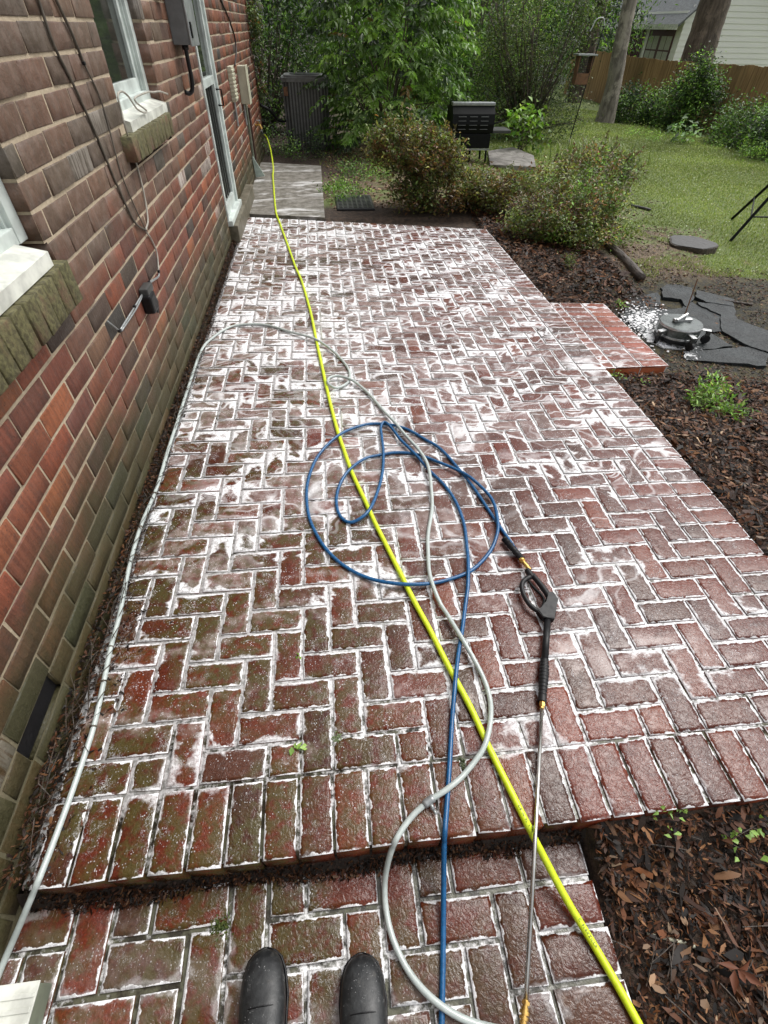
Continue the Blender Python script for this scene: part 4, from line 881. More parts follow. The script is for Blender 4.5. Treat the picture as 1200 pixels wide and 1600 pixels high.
mb.build("badge_mark", M['red'], sc_)
# black tubular stand at the right edge
a = gnd(1139, 377); b = Vector(aty(1203, 306, a.y+.02)); d = (b-a); apx = a+d*2.3
ts = empty("tubular_stand", a, "black tubular metal stand with splayed legs cut off by the right edge of the photo", "stand")
for q in (a, a+Vector((1.5, .1, -.06)), a+Vector((.75, 1.1, -.05))):
    mb = MB(); mb.tube([q-Vector((0, 0, .03)), apx], .018, 10); mb.build("leg", M['blackmetal'], ts)
k = a.lerp(apx, .24); mb = MB(); mb.tube([k, (a+Vector((1.5, .1, -.06))).lerp(apx, .24)], .009, 8); mb.tube([k, (a+Vector((.75, 1.1, -.05))).lerp(apx, .3)], .009, 8); mb.build("brace", M['blackmetal'], ts)
# ------------------------------------------------------------------ things on the house wall
def wl(pts, X=-.943, n=6): return spline([atx(x, y, X) for x, y in pts], n)
Y0 = 4.78; bx = empty("electrical_box", (-.89, Y0, 1.48), "grey metal electrical box mounted on the wall between the window and the storm door", "electrical box")
mb = MB(); mb.box((-.951, Y0, 1.485), (-.835, Y0+.30, 2.1), .006); mb.build("case", M['grey'], bx)
mb = MB(); mb.box((-.834, Y0-.008, 1.478), (-.822, Y0+.308, 2.1), .004); mb.build("cover", M['galv'], bx)
mb = MB(); mb.box((-.822, Y0+.02, 1.52), (-.812, Y0+.05, 1.60), .002); mb.build("latch", M['black'], bx)
mb = MB(); mb.tube(spline([(-.885, Y0+.06, 1.49), (-.885, Y0+.06, 1.40), (-.888, Y0+.07, 1.30), (-.900, Y0+.075, 1.245), (-.925, Y0+.07, 1.225), (-.95, Y0+.05, 1.235)], 5), .014, 10); mb.tube([(-.885, Y0+.06, 1.49), (-.885, Y0+.06, 1.46)], .022, 10); mb.build("conduit", M['black'], bx, True)
q = atx(259, 0, -.93); mb = MB(); mb.lathe([(.03, -.05), (.07, -.045), (.075, 0), (.05, .06), (.02, .08)], (-.90, float(q[1])-.15, 1.76), 16); o = mb.build("red_bell", M['redcap'], None, True); put(o, "dark red round fitting on the wall just left of the grey electrical box", "fitting")
for (xa, xb, ya, yb, nm, lab, mt) in ((358, 366.5, 104, 160, "vent_box", "narrow cream ribbed box on the far brick wall, left one of a pair", "cream"), (373, 387, 103, 163, "utility_box", "cream plastic utility box on the far brick wall, right of the ribbed one", "cream")):
    y0_ = float(atx(xa, 130, -.95)[1]); x1_ = float(aty(xb, 130, y0_)[0]); zt_ = float(aty(xb, ya, y0_)[2]); zb_ = float(aty(xb, yb, y0_)[2])
    u = empty(nm, (-.95, y0_, zb_), lab, "utility box"); mb = MB(); mb.box((-.951, y0_, zb_), (x1_-.012, y0_+.22, zt_), .008); mb.build("case", M[mt], u)
    mb = MB()
    if nm == "vent_box":
        z = zb_+.02
        while z < zt_-.02: mb.box((-.948, y0_-.006, z), (x1_-.004, y0_+.226, z+.018), .003); z += .034
        mb.build("rib", M[mt], u)
    else: mb.box((x1_-.014, y0_-.008, zb_-.006), (x1_, y0_+.228, zt_+.006), .006); mb.build("cover", M[mt], u)
    mb = MB(); mb.tube([(-.93, y0_+.05, zb_+.01), (-.932, y0_+.06, zb_-.22)], .012, 8); mb.build("conduit", M['galv'], u)
mb = MB(); mb.tube(wl([(340, -20), (345, 0), (356, 25), (366, 55), (369, 80), (367, 103)], -.94), .008, 8); o = mb.build("drop_cable", M['black'], None, True); put(o, "black cable hanging down the wall into the cream boxes", "cable")
mb = MB(); mb.tube(wl([(396, 60), (390, 64), (391, 78), (393, 90), (402, 95), (410, 93), (411, 84), (408, 66)], -.942), .006, 6); o = mb.build("loop_cable", M['black'], None, True); put(o, "thin black cable looped in a square on the wall near the house corner", "cable")
for pts, r, lab in (([(48, -25), (60, 0), (84, 70), (115, 133), (150, 210), (182, 287), (210, 346), (228, 360)], .0055, "thick dark cable sagging down the left part of the brick wall to a knot"),
                    ([(84, -8), (112, 52), (131, 99)], .006, "double dark cable ending at a small clip left of the upper window"),
                    ([(131, 99), (158, 158), (182, 245), (191, 276), (210, 322), (228, 360)], .0035, "thin brown wire running from the small clip down to the knot"),
                    ([(262, 147), (250, 143), (240, 144), (231, 144), (212, 152), (213, 160), (228, 172), (226, 176), (214, 170), (200, 150), (190, 143), (184, 150), (190, 175), (196, 200), (210, 245), (224, 298), (231, 343), (228, 360), (236, 373), (245, 395), (248, 424)], .0045, "grey cable looping over the upper window's white sill and hanging down the wall")):
    P = []
    for (x, y) in pts:
        X = -.943
        if lab.startswith("grey cable") and y < 205: X = -.915 if y > 142 else -.91
        P.append(atx(x, y, X))
    mb = MB(); mb.tube(spline(P, 7), r, 8); o = mb.build("wall_cable", M['cable'] if r != .0045 else M['cablegrey'], None, True); put(o, lab, "cable", "cables on the brick wall")
mb = MB()
for dx in (0, 1.0): mb.tube(wl([(248, 424), (247+dx, 432), (233+dx*3, 441), (228, 450), (210+dx*4, 480), (187+dx*3, 517)], -.938), .0038, 8)
mb.tube(wl([(187, 517), (178, 510), (168, 502)], -.94), .0035, 6); o = mb.build("pipe_loop", M['galv'], None, True); put(o, "pair of bright thin tubes clipped to the wall beside the small black box", "cable", "cables on the brick wall")
jb = empty("hose_bib_box", atx(238, 470, -.93), "small shaggy black box fixed low on the brick wall under the cables", "junction box")
p_ = atx(232, 472, -.93); mb = MB(); mb.box((-.951, p_[1]-.05, p_[2]-.045), (-.895, p_[1]+.04, p_[2]+.045), .012); mb.build("case", M['black'], jb)
mb = MB(); mb.box((-.951, p_[1]-.035, p_[2]+.035), (-.905, p_[1]+.075, p_[2]+.075), .010); mb.tube([(-.92, p_[1]+.06, p_[2]+.04), (-.915, p_[1]+.085, p_[2]-.03), (-.93, p_[1]+.09, p_[2]-.09)], .008, 6); mb.build("cap", M['darkgrey'], jb)
for q, where in (((131, 99), "at the end of the double cable left of the upper window"), ((248, 424), "where the hanging cable meets the thin tubes"), ((233, 441), "at the upper end of the bright tubes, above the shaggy box"), ((210, 479), "at the middle of the bright tubes"), ((187, 517), "at the lowest end of the bright tubes")):
    c = Vector(atx(*q, -.936)); cb = MB(); cb.box(c-Vector((.006, .008, .006)), c+Vector((.006, .008, .006)), .002); o = cb.build("cable_clip", M['black']); put(o, "small black clip "+where, "clip", "cable clips")
# downspout at the far end of the wall, spigot
dy = float(atx(384, 180, -.95)[1]); x1_ = float(aty(391, 200, dy)[0]); zt_ = float(aty(386, 166, dy)[2])
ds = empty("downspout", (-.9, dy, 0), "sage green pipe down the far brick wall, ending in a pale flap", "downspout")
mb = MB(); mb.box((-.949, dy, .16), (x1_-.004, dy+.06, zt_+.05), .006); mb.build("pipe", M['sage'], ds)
mb = MB(); mb.box((-.949, dy+.061, .05), (x1_+.02, dy+.10, zt_-.02), .004); mb.build("brown_edge", M['brown'], ds)  # narrow dark brown strip alongside the sage pipe
mb = MB(); a = Vector((-.94, dy-.02, .22)); mb.prism([(-.945, .26), (-.935, .27), (-.80, .035), (-.93, .02)], dy-.03, dy-.012, 'y'); mb.build("flap", M['palegreen'], ds)
sp = Vector(atx(404, 195, -.90)); sg = empty("spigot", sp, "brass garden spigot on the wall near the house corner feeding the yellow hose", "spigot")
mb = MB(); mb.tube([(-.96, sp.y, sp.z), (-.88, sp.y, sp.z), (-.86, sp.y, sp.z-.05)], [.016, .016, .02], 10); mb.tube([(-.90, sp.y, sp.z), (-.90, sp.y, sp.z+.045)], .008, 8); mb.build("valve_body", M['brass'], sg)
mb = MB(); mb.lathe([(.005, .045), (.032, .047), (.032, .057), (.005, .059)], (-.90, sp.y, sp.z), 14); mb.build("handwheel", M['alu'], sg)
bush("wall_creeper", (-.90, 10.8, .9), [((.03, -.05, .75), (.06, .14, .30), 1), ((.02, .06, .1), (.05, .08, .4), .6)], "brown-green creeper climbing the far corner of the house", "plants", OL+BZ[:1], .05, .03, 14, 40, .04, .2, None, 8, .006)
q = atx(404, 5, -.90); mb = MB(); mb.tube([(-.93, q[1], q[2]+.35), (-.91, q[1], q[2]+.02), (-.86, q[1]+.02, q[2]-.08)], [.05, .05, .045], 10); o = mb.build("rain_outlet", M['whitewet'], None, True); put(o, "white pipe end high on the house corner at the top of the picture", "pipe")
# white ribbed trough at bottom left
tr = empty("ribbed_trough", (-.9, 0, -.14), "white ribbed plastic block against the wall in the bottom left corner", "trough")
ct = Vector(atz(63, 1531, -.06)); mb = MB(); mb.box((XW+.004, -.6, -.139), (ct.x-.004, ct.y-.004, -.066), .004); mb.build("side", M['sage'], tr)
mb = MB(); mb.box((XW+.004, -.6, -.065), (ct.x, ct.y, -.060), .002); y = ct.y-.02
while y > -.6: mb.box((XW+.006, y-.010, -.0605), (ct.x-.004, y, -.0565), .0018); y -= .026
mb.build("ribbed_top", M['whitewet'], tr)
# ------------------------------------------------------------------ hoses
done = []                                              # (P, r) of hoses already laid
def base_z(x, y):
    if y > .285: return .0 if y < 6.65 else .004
    if y < .27: return -.14
    return -.14+.14*(y-.27)/.015
def lay(px, r, n=10, head=None, selfcross=True, lift=None, sm_=6):
    S2 = spline(px, n); m_ = len(S2); z = np.zeros(m_)
    for it in range(3):
        P = np.array([atz(x, y, zz) for (x, y), zz in zip(S2, z)])
        floor = np.array([base_z(p[0], p[1]) for p in P])+r
        zz = floor.copy()
        for (Q, r2) in done:
            D = np.hypot(P[:, None, 0]-Q[None, :, 0], P[:, None, 1]-Q[None, :, 1]); j = D.argmin(1); near = D[np.arange(m_), j] < (r+r2)*1.6
            zz = np.where(near, np.maximum(zz, Q[j, 2]+r+r2), zz)
        if selfcross:
            for i in range(m_):
                if i > 25:
                    D = np.hypot(P[:i-25, 0]-P[i, 0], P[:i-25, 1]-P[i, 1]); j = D.argmin()
                    if D[j] < 3.4*r: zz[i] = max(zz[i], z2[j]+2*r if it else zz[j]+2*r)
        z2 = zz.copy()
        k = np.exp(-.5*(np.arange(-3*sm_, 3*sm_+1)/sm_)**2); k /= k.sum(); pad = np.pad(zz, 3*sm_, mode='edge')
        s = np.convolve(pad, k, 'valid')
        # stiff hose: keep above what it crosses
        mx = np.array([zz[max(0, i-4):i+5].max() for i in range(m_)]); padm = np.pad(mx, 3*sm_, mode='edge'); s = np.maximum(np.convolve(padm, k, 'valid'), floor)
        z = s
    P = np.array([atz(x, y, q) for (x, y), q in zip(S2, z)])
    if head is not None: P = np.vstack([head, P])
    done.append((P, r)); return P
yel = [(427, 285), (431, 330), (437, 348), (451, 387), (461, 415), (472, 441), (481, 472), (487, 495), (496, 540), (503, 572), (509, 600), (518, 638), (527, 672), (538, 705), (551, 741), (572, 786), (585, 815), (599, 843), (626, 897), (647, 939), (672, 985), (700, 1040), (735, 1105), (765, 1170), (800, 1240), (840, 1320), (885, 1405), (930, 1480), (965, 1540), (998, 1600), (1025, 1650), (1045, 1690)]
head = spline([(-.865, sp.y, sp.z-.05), (-.855, sp.y-.03, sp.z-.10), aty(417, 215, 10.1), aty(423, 235, 9.7), aty(427, 262, 9.0), atz(426, 276, .02)], 6)
P = lay(yel, .0105, 8, head=head[:-1]); root = empty("yellow_hose", P[60], "lime yellow garden hose running the whole length of the patio from the far spigot", "hose")
mb = MB(); mb.tube(P, .0105, 12); mb.build("hose_tube", M['yellow'], root, True)
mb = MB(); mb.tube(P[:9], .013, 10); mb.build("connector", M['darkgrey'], root, True); YP = P
def lettering(Pc, r, px0, txt, size):
    d0 = np.array([abs(np.array(_proj(p))-np.array(px0)).sum() for p in Pc]); i = int(d0.argmin()); s = 0.0; out = []
    fc = bpy.data.curves.new("print", 'FONT'); V = []; F = []
    seg = np.r_[0, np.cumsum(np.linalg.norm(np.diff(Pc, axis=0), axis=1))]; s = seg[i]
    for ch in txt:
        if ch == ' ': s += size*.7; continue
        fc.body = ch; fc.size = size; fc.extrude = .0002; fo = bpy.data.objects.new("tmp", fc); COL.objects.link(fo); dg_ = bpy.context.evaluated_depsgraph_get(); dg_.update()
        me = bpy.data.meshes.new_from_object(fo.evaluated_get(dg_)); wd = max((v.co.x for v in me.vertices), default=.005)
        p = np.array([np.interp(s, seg, Pc[:, k]) for k in range(3)]); p2 = np.array([np.interp(s+.01, seg, Pc[:, k]) for k in range(3)])
        t_ = Vector(p2-p).normalized(); up = Vector((0, 0, 1)); sd_ = up.cross(t_).normalized(); nr = t_.cross(sd_).normalized()
        n0 = len(V)
        for v in me.vertices:
            a = (v.co.y-size*.35)/r*1.0; V.append(Vector(p)+t_*v.co.x+(sd_*math.sin(a)+nr*math.cos(a))*(r+.0004+v.co.z))
        for f_ in me.polygons:
            vs = list(f_.vertices)
            for k in range(1, len(vs)-1): F.append((n0+vs[0], n0+vs[k], n0+vs[k+1]))
        bpy.data.objects.remove(fo); s += wd+size*.16
    return V, F
def _proj(P):
    c = RM.T@(np.array(P, float)-CP); return PX+FOC*c[0]/-c[2], PY-FOC*c[1]/-c[2]
for px0, tx, sz in (((896, 1435), "C FLEXZILLA", .0095), ((799, 1265), "5/8 IN FLEXZILLA", .0085)):
    V, F = lettering(YP, .0105, px0, tx, sz); np_mesh("printed_lettering", [tuple(v) for v in V], F, M['text'], root)
k = .3; Z6 = lambda L: [(440+x*k, 480+y*k) for x, y in L]
blu = [(812, 869)]+Z6([(1190, 1220), (1100, 1090), (1000, 940), (920, 840), (830, 740), (750, 690), (640, 630), (520, 607), (420, 615), (300, 665), (200, 760), (150, 860), (130, 960), (140, 1080), (180, 1180), (240, 1270), (330, 1350), (450, 1410), (600, 1440), (760, 1440), (880, 1415), (990, 1370), (1080, 1280), (1120, 1190), (1125, 1110), (1095, 1000), (1000, 900), (920, 850), (800, 800), (700, 765), (600, 757), (520, 768), (430, 790), (350, 850), (305, 920), (285, 1000), (300, 1080), (350, 1120), (410, 1100), (460, 1050), (500, 960), (525, 860), (530, 760), (522, 680), (517, 625), (535, 598), (570, 625), (620, 690), (700, 770), (770, 850), (850, 930), (910, 1020), (950, 1130), (965, 1250), (972, 1330), (970, 1450), (960, 1530)])+[(722, 985), (715, 1030), (710, 1080), (706, 1130), (702, 1200), (698, 1260), (694, 1320), (693, 1400), (692, 1500), (690, 1600), (689, 1660)]
P = lay(blu, .0078, 8, sm_=5); root = empty("pressure_hose", P[200], "dark blue pressure hose coiled in loose loops on the bricks", "hose")
mb = MB(); mb.tube(P, .0078, 10); mb.build("hose_tube", M['blue'], root, True); BP = P
gry = [(-60, 1680), (-28, 1590), (0, 1517), (29, 1450), (62, 1371), (96, 1283), (122, 1210), (146, 1137), (162, 1066), (173, 1012), (187, 960), (200, 894), (219, 825), (244, 765), (262, 705), (275, 665), (294, 606), (314, 549), (332, 528), (357, 512), (382, 507), (417, 508), (455, 519), (493, 530), (522, 550), (541, 571), (547, 587), (542, 599), (525, 606), (513, 599), (515, 590), (531, 588), (552, 595), (576, 615), (598, 640), (617, 660), (632, 678), (656, 705), (669, 729), (674, 765), (675, 795), (669, 834), (669, 864), (672, 900), (686, 939), (700, 962), (722, 998), (740, 1029), (756, 1061), (765, 1090), (767, 1115), (763, 1146), (752, 1175), (725, 1210), (700, 1232), (670, 1252), (640, 1280), (615, 1320), (602, 1370), (603, 1420), (615, 1470), (640, 1520), (675, 1560), (720, 1590), (770, 1606), (830, 1614)]
P = lay(gry, .0085, 8, sm_=5); root = empty("grey_hose", P[200], "cloudy pale grey tube along the wall base, curling across the patio to the bottom edge", "hose")
mb = MB(); mb.tube(P, .0085, 12); mb.build("hose_tube", M['greyhose'], root, True)
i = int(np.argmin([abs(_proj(p)[0]-672)+abs(_proj(p)[1]-1251) for p in P])); mb = MB(); mb.tube(P[i-2:i+3], .0118, 14); mb.build("coupling", M['galv'], root, True)
mb = MB(); q = Vector(P[i]); mb.tube([q+Vector((.004, -.006, 0)), q+Vector((.010, -.022, -.002))], .006, 10); mb.tube([q+Vector((.010, -.022, -.002)), q+Vector((.016, -.034, -.002))], .0045, 10); mb.build("side_nipple", M['galv'], root, True)
i = int(np.argmin([abs(_proj(p)[0]-735)+abs(_proj(p)[1]-1596) for p in P]))
for yy in (1012, 1137, 825, 1066, 769):
    i = int(np.argmin([abs(_proj(p)[1]-yy)+(0 if _proj(p)[0] < 260 else 900) for p in P])); mb = MB(); mb.tube([Vector(P[i]), Vector(P[i]).lerp(Vector(P[i+1]), .3)], .0092, 10); mb.build("dark_band", M['cable'], root, True)
# ------------------------------------------------------------------ pressure washer wand
GK = lambda x, y: (700+x*260/1156, 820+y*260/1156)
wz = .026
wand = empty("pressure_wand", atz(848, 960, wz), "black trigger gun with a long steel lance and brass nozzle lying on the bricks", "pressure washer wand")
def g3(x, y, z=wz): return Vector(atz(*GK(x, y), z))
mb = MB(); mb.tube([g3(388, 95, .02), g3(515, 240, .024)], .0125, 12)
for q in range(7): u = q/6; c0 = g3(388, 95, .02).lerp(g3(515, 240, .024), u*.93+.02); c1 = g3(388, 95, .02).lerp(g3(515, 240, .024), u*.93+.06); mb.tube([c0, c1], .0145, 12)
mb.build("hose_sleeve", M['black'], wand, True)
mb = MB(); a_, b_ = g3(505, 235), g3(568, 315); mb.tube([a_, a_.lerp(b_, .3)], .011, 6); mb.tube([a_.lerp(b_, .25), a_.lerp(b_, .7)], .008, 12); mb.tube([a_.lerp(b_, .5), b_], .0095, 12); mb.tube([a_.lerp(b_, .12), a_.lerp(b_, .2)], .0135, 12); mb.build("brass_coupling", M['brass'], wand)
mb = MB(); mb.tube([g3(550, 312), g3(585, 365)], [.0125, .0135], 12); mb.build("inlet_collar", M['black'], wand)
def pp(poly, z0, z1, m, nm, par, bev=.003):
    P_ = [atz(*GK(x, y), (z0+z1)/2) for x, y in poly]; mb = MB(); mb.prism([(q[0], q[1]) for q in P_], z0, z1)
    bmesh.ops.bevel(mb.b, geom=mb.b.edges[:], offset=bev, segments=2, affect='EDGES'); return mb.build(nm, m, par, 'auto')
pp([(640, 598), (682, 548), (690, 478), (726, 478), (762, 530), (740, 600), (736, 668), (690, 660), (655, 655), (612, 600)], wz-.016, wz+.016, M['black'], "valve_body", wand)
mb = MB(); mb.tube(spline([g3(578, 358), g3(540, 378), g3(516, 405), g3(514, 445), g3(530, 495), g3(562, 548), g3(600, 585), g3(650, 612)], 5), [.0105]*5+[.0095]*31, 12); mb.build("trigger_guard", M['black'], wand, True)
mb = MB(); mb.tube(spline([g3(588, 350), g3(630, 400), g3(672, 455), g3(708, 510)], 5), [.0115]*8+[.0125]*8, 12); mb.build("handle_bar", M['black'], wand, True)
mb = MB(); mb.tube(spline([g3(560, 392), g3(600, 440), g3(650, 490), g3(668, 530), g3(655, 575)], 5), .0055, 10); mb.build("trigger", M['blackmetal'], wand, True)
mb = MB(); mb.tube([g3(692, 655), g3(672, 935)], .0125, 16); mb.build("lance_shroud", M['black'], wand, True)
mb = MB()
for q in range(4): u0, u1 = .08+q*.22, .08+q*.22+.13; a_, b_ = g3(703, 655, wz+.0095), g3(683, 935, wz+.0095); mb.tube([a_.lerp(b_, u0), a_.lerp(b_, u1)], .0022, 6)
mb.build("shroud_rib", M['black'], wand, True)
mb = MB(); a_, b_ = g3(671, 930, .023), g3(656, 1195, .02); N_ = 60; rr = [.0135+.0035*math.sin(math.pi*min(1, u*1.15))+.0011*math.sin(u*2*math.pi*11) for u in np.linspace(0, 1, N_)]
mb.tube([a_.lerp(b_, u) for u in np.linspace(0, 1, N_)], rr, 18); mb.build("foam_grip", M['black'], wand, True)
mb = MB(); mb.tube([g3(656, 1192, .02), g3(654, 1230, .02)], .0145, 16); mb.build("grip_collar", M['black'], wand, 'auto')
mb = MB(); mb.tube([g3(654, 1230, .02), g3(653, 1262, .019)], .0095, 6); mb.tube([g3(653, 1262, .019), g3(652, 1278, .019)], .007, 10); mb.build("brass_nut", M['brass'], wand)
tip = Vector(atz(822, 1562, -.012)); a_ = g3(652, 1275, .019); mb = MB(); mb.tube([a_, a_.lerp(tip, .5)+Vector((0, 0, .004)), tip], .0060, 14); mb.build("lance_tube", M['steel'], wand, True)
e_ = Vector(atz(817, 1604, -.014)); mb = MB(); mb.tube([tip, e_], .0065, 12)
for u, r_ in ((.05, .010), (.30, .0085), (.42, .0115), (.62, .0105), (.8, .0085)): mb.tube([tip.lerp(e_, u), tip.lerp(e_, u+.14)], r_, 14 if u != .05 else 6)
mb.build("nozzle", M['brass'], wand, 'auto')
# ------------------------------------------------------------------ boots
def boot(cx, toe, lab, yaw):
    root = empty("rubber_boot", (cx, toe-.15, ZL), lab, "boot", "pair of rubber boots the photographer stands in")
    rows = [(0, .020, .004, .010, 0), (-.006, .024, .026, .017, 0), (-.020, .029, .041, .024, 0), (-.045, .034, .051, .031, 0), (-.08, .038, .056, .036, 0), (-.115, .042, .057, .041, 4), (-.150, .048, .054, .046, 10), (-.185, .056, .050, .053, 22), (-.213, .068, .047, .058, 38), (-.235, .095, .047, .058, 58), (-.245, .135, .050, .056, 78), (-.247, .18, .054, .058, 90), (-.247, .25, .058, .062, 90), (-.247, .30, .060, .064, 90)]
    V, F = [], []; seg = 28; rot = Matrix.Rotation(R(yaw), 3, 'Z')
    for (y, z, w_, h_, a_) in rows:
        for k in range(seg):
            t_ = 2*math.pi*k/seg; u = math.copysign(abs(math.cos(t_))**.85, math.cos(t_))*w_; v = math.copysign(abs(math.sin(t_))**.85, math.sin(t_))*h_
            q = Vector((u, y-v*math.sin(R(a_)), z+v*math.cos(R(a_)))); q.z = max(q.z, .006); q = rot@Vector((q.x, q.y, q.z)); V.append((cx+q.x, toe+q.y, ZL+q.z))
    for i in range(len(rows)-1):
        for k in range(seg): F.append((i*seg+k, i*seg+(k+1) % seg, (i+1)*seg+(k+1) % seg, (i+1)*seg+k))
    o = np_mesh("boot_shell", V, F, M['boot'], root, smooth=True); s_ = o.modifiers.new("sub", 'SUBSURF'); s_.levels = s_.render_levels = 1
    P_ = []
    for (y, w_) in ((.003, .006), (-.004, .026), (-.018, .043), (-.045, .054), (-.09, .060), (-.15, .055), (-.20, .047), (-.27, .046), (-.305, .032), (-.312, .008)): P_.append((w_, y))
    P_ = P_+[(-a, b) for a, b in P_[::-1]]; P_ = [rot@Vector((a, b, 0)) for a, b in P_]
    W_ = [Vector((cx+q.x*.97, toe+q.y*.985-.002, ZL+.016)) for q in P_]; mb = MB(); mb.tube(W_+[W_[0]], .0032, 6); mb.build("welt", M['black'], root, True)
    mb = MB(); mb.tube([rot@Vector((math.cos(R(a_))*.0555, -.118+.012*abs(math.sin(R(a_))), 0))+Vector((cx, toe, ZL+.036+.046*math.sin(R(a_))**.9)) for a_ in range(0, 181, 12)], .0014, 5); mb.build("vamp_seam", M['black'], root, True)
    mb = MB(); mb.prism([(cx+q.x, toe+q.y) for q in P_], ZL+.001, ZL+.012); bmesh.ops.recalc_face_normals(mb.b, faces=mb.b.faces); mb.build("sole", M['black'], root, 'auto')
t1, t2 = atz(414, 1481, -.115), atz(564, 1489, -.115)
boot(float(t1[0]), float(t1[1])-.002, "left one of the two black rubber boots at the bottom edge", 2)
boot(float(t2[0]), float(t2[1])-.002, "right one of the two black rubber boots, nearer the grey hose's curve", -1)
# ------------------------------------------------------------------ mulch, litter, grass
class VN:                                              # value noise
    def __init__(s, sd): s.g = np.random.default_rng(sd).random((64, 64))
    def __call__(s, x, y, sc=1.0):
        x = np.asarray(x)*sc; y = np.asarray(y)*sc; i = np.floor(x).astype(int); j = np.floor(y).astype(int); u = x-i; v = y-j; u = u*u*(3-2*u); v = v*v*(3-2*v); g = s.g
        return (g[i % 64, j % 64]*(1-u)+g[(i+1) % 64, j % 64]*u)*(1-v)+(g[i % 64, (j+1) % 64]*(1-u)+g[(i+1) % 64, (j+1) % 64]*u)*v
vn = VN(3); vn2 = VN(5)
slabs = [(2.45, 4.4, 2.92, 4.75)]
def inbed(x, y):
    a = (x > 1.83) & (y > -.9) & (y < 2.86+.1*np.sin(x*3)) & (x < 5.2)
    b = (x > 1.83) & (x < 3.0+.1*np.sin(y*2)) & (y > 4.12) & (y < 7.4)
    c = (x > .67) & (x < 2.0) & (y < .272) & (y > -.9)
    d = (x > 1.83) & (x < 2.5) & (y > 2.8) & (y < 3.0)
    e = (x > 1.83) & (x < 2.48) & (y > 4.1) & (y < 4.3)
    return (a | b | c | d | e) & ~((x > 1.84) & (x < 2.47) & (y > 3.02) & (y < 4.2))
def scat(n, x0, x1, y0, y1, mask):
    x = rng.uniform(x0, x1, n); y = rng.uniform(y0, y1, n); k = mask(x, y); return x[k], y[k]
BR = np.array([(.032, .014, .008), (.065, .026, .012), (.12, .046, .018), (.012, .008, .006), (.17, .082, .036), (.040, .017, .010), (.085, .032, .014), (.016, .011, .008), (.007, .005, .004)])
def chips(name, x, y, L, W, z0, zr, pal, tilt=.25, wts=None, var=.3, par=None, rise=.2, zf=None):
    n = len(x); th = rng.uniform(0, 6.283, n) if zf is None else rng.normal(.9, .9, n); el = rng.normal(0, tilt, n); D = np.c_[np.cos(th)*np.cos(el), np.sin(th)*np.cos(el), np.sin(el)]
    z = (gz(x, y) if zf is None else zf(x, y))+z0+rng.random(n)**1.5*zr
    idx_ = rng.choice(len(pal), n, p=wts); C = pal[idx_]*np.exp(rng.normal(0, var, (n, 1)))
    return np.c_[x, y, z], D, C
parts = []
x, y = scat(300000, .6, 5.2, -.9, 7.4, inbed); dd = np.hypot(x, y+.2); k = rng.random(len(x)) < np.clip((3.2/dd)**1.1, .3, 1); x, y = x[k], y[k]
P, D, C = chips("", x, y, 0, 0, .004, .030, BR); m_ = rng.random(len(x))
Ls = np.where(m_ < .65, .016, np.where(m_ < .93, .032, .062))
def mleaf(P, D, L, W, C):
    n = len(P); Z = np.array([0, 0, 1.0])+rng.normal(0, .35, (n, 3)); S_ = np.cross(D, Z); S_ /= np.linalg.norm(S_, axis=1)[:, None]; N_ = np.cross(S_, D); L = L[:, None]; W = W[:, None]; hh = rng.uniform(.05, .3, (n, 1))
    # six-point ragged chip, bent across its middle
    a = [P-D*L*.5+S_*W*.15, P-D*L*.2+S_*W*.5+N_*W*hh, P+D*L*.3+S_*W*.42+N_*W*hh*.6, P+D*L*.5-S_*W*.1, P+D*L*.15-S_*W*.5, P-D*L*.35-S_*W*.38]
    V = np.stack(a, 1)+rng.normal(0, 1, (n, 6, 3))*L[:, None, :]*.055; V = V.reshape(-1, 3); i = np.arange(n)*6; F = np.concatenate([np.c_[i, i+1, i+4, i+5], np.c_[i+1, i+2, i+3, i+4]]); return V, F, np.repeat(C, 6, 0)
xa, ya = scat(30000, .66, 2.6, -.5, .9, inbed); Pa, Da, Ca = chips("", xa, ya, 0, 0, .002, .026, BR, .35); x = np.r_[x, xa]; y = np.r_[y, ya]; P = np.vstack([P, Pa]); D = np.vstack([D, Da]); C = np.vstack([C, Ca]); Ls = np.r_[Ls, rng.choice([.012, .022, .040], len(xa), p=[.5, .35, .15])]
Ls = Ls*(.92+.11*np.hypot(x, y))
V, F, C6 = mleaf(P, D, Ls*rng.uniform(.6, 1.5, len(x)), Ls*rng.uniform(.10, .32, len(x)), C)
o = np_mesh("mulch", V, F, M['dryleaf'], None, {'col': C6}); o['kind'] = 'stuff'
# dead leaves, larger and paler
x, y = scat(16000, .66, 5.2, -.9, 7.4, inbed); k = rng.random(len(x)) < (.18+.6*(vn(x, y, 1.7) > .58)); x, y = x[k], y[k]
LP = np.array([(.20, .125, .075), (.14, .075, .038), (.26, .18, .11), (.11, .050, .024), (.17, .12, .085), (.085, .055, .04)])
P, D, C = chips("", x, y, 0, 0, .022, .022, LP, .3); V, F, C6 = mleaf(P, D, rng.uniform(.015, .045, len(x)), rng.uniform(.005, .016, len(x)), C)
o = np_mesh("dead_leaves", V, F, M['dryleaf'], None, {'col': C6}); o['kind'] = 'stuff'
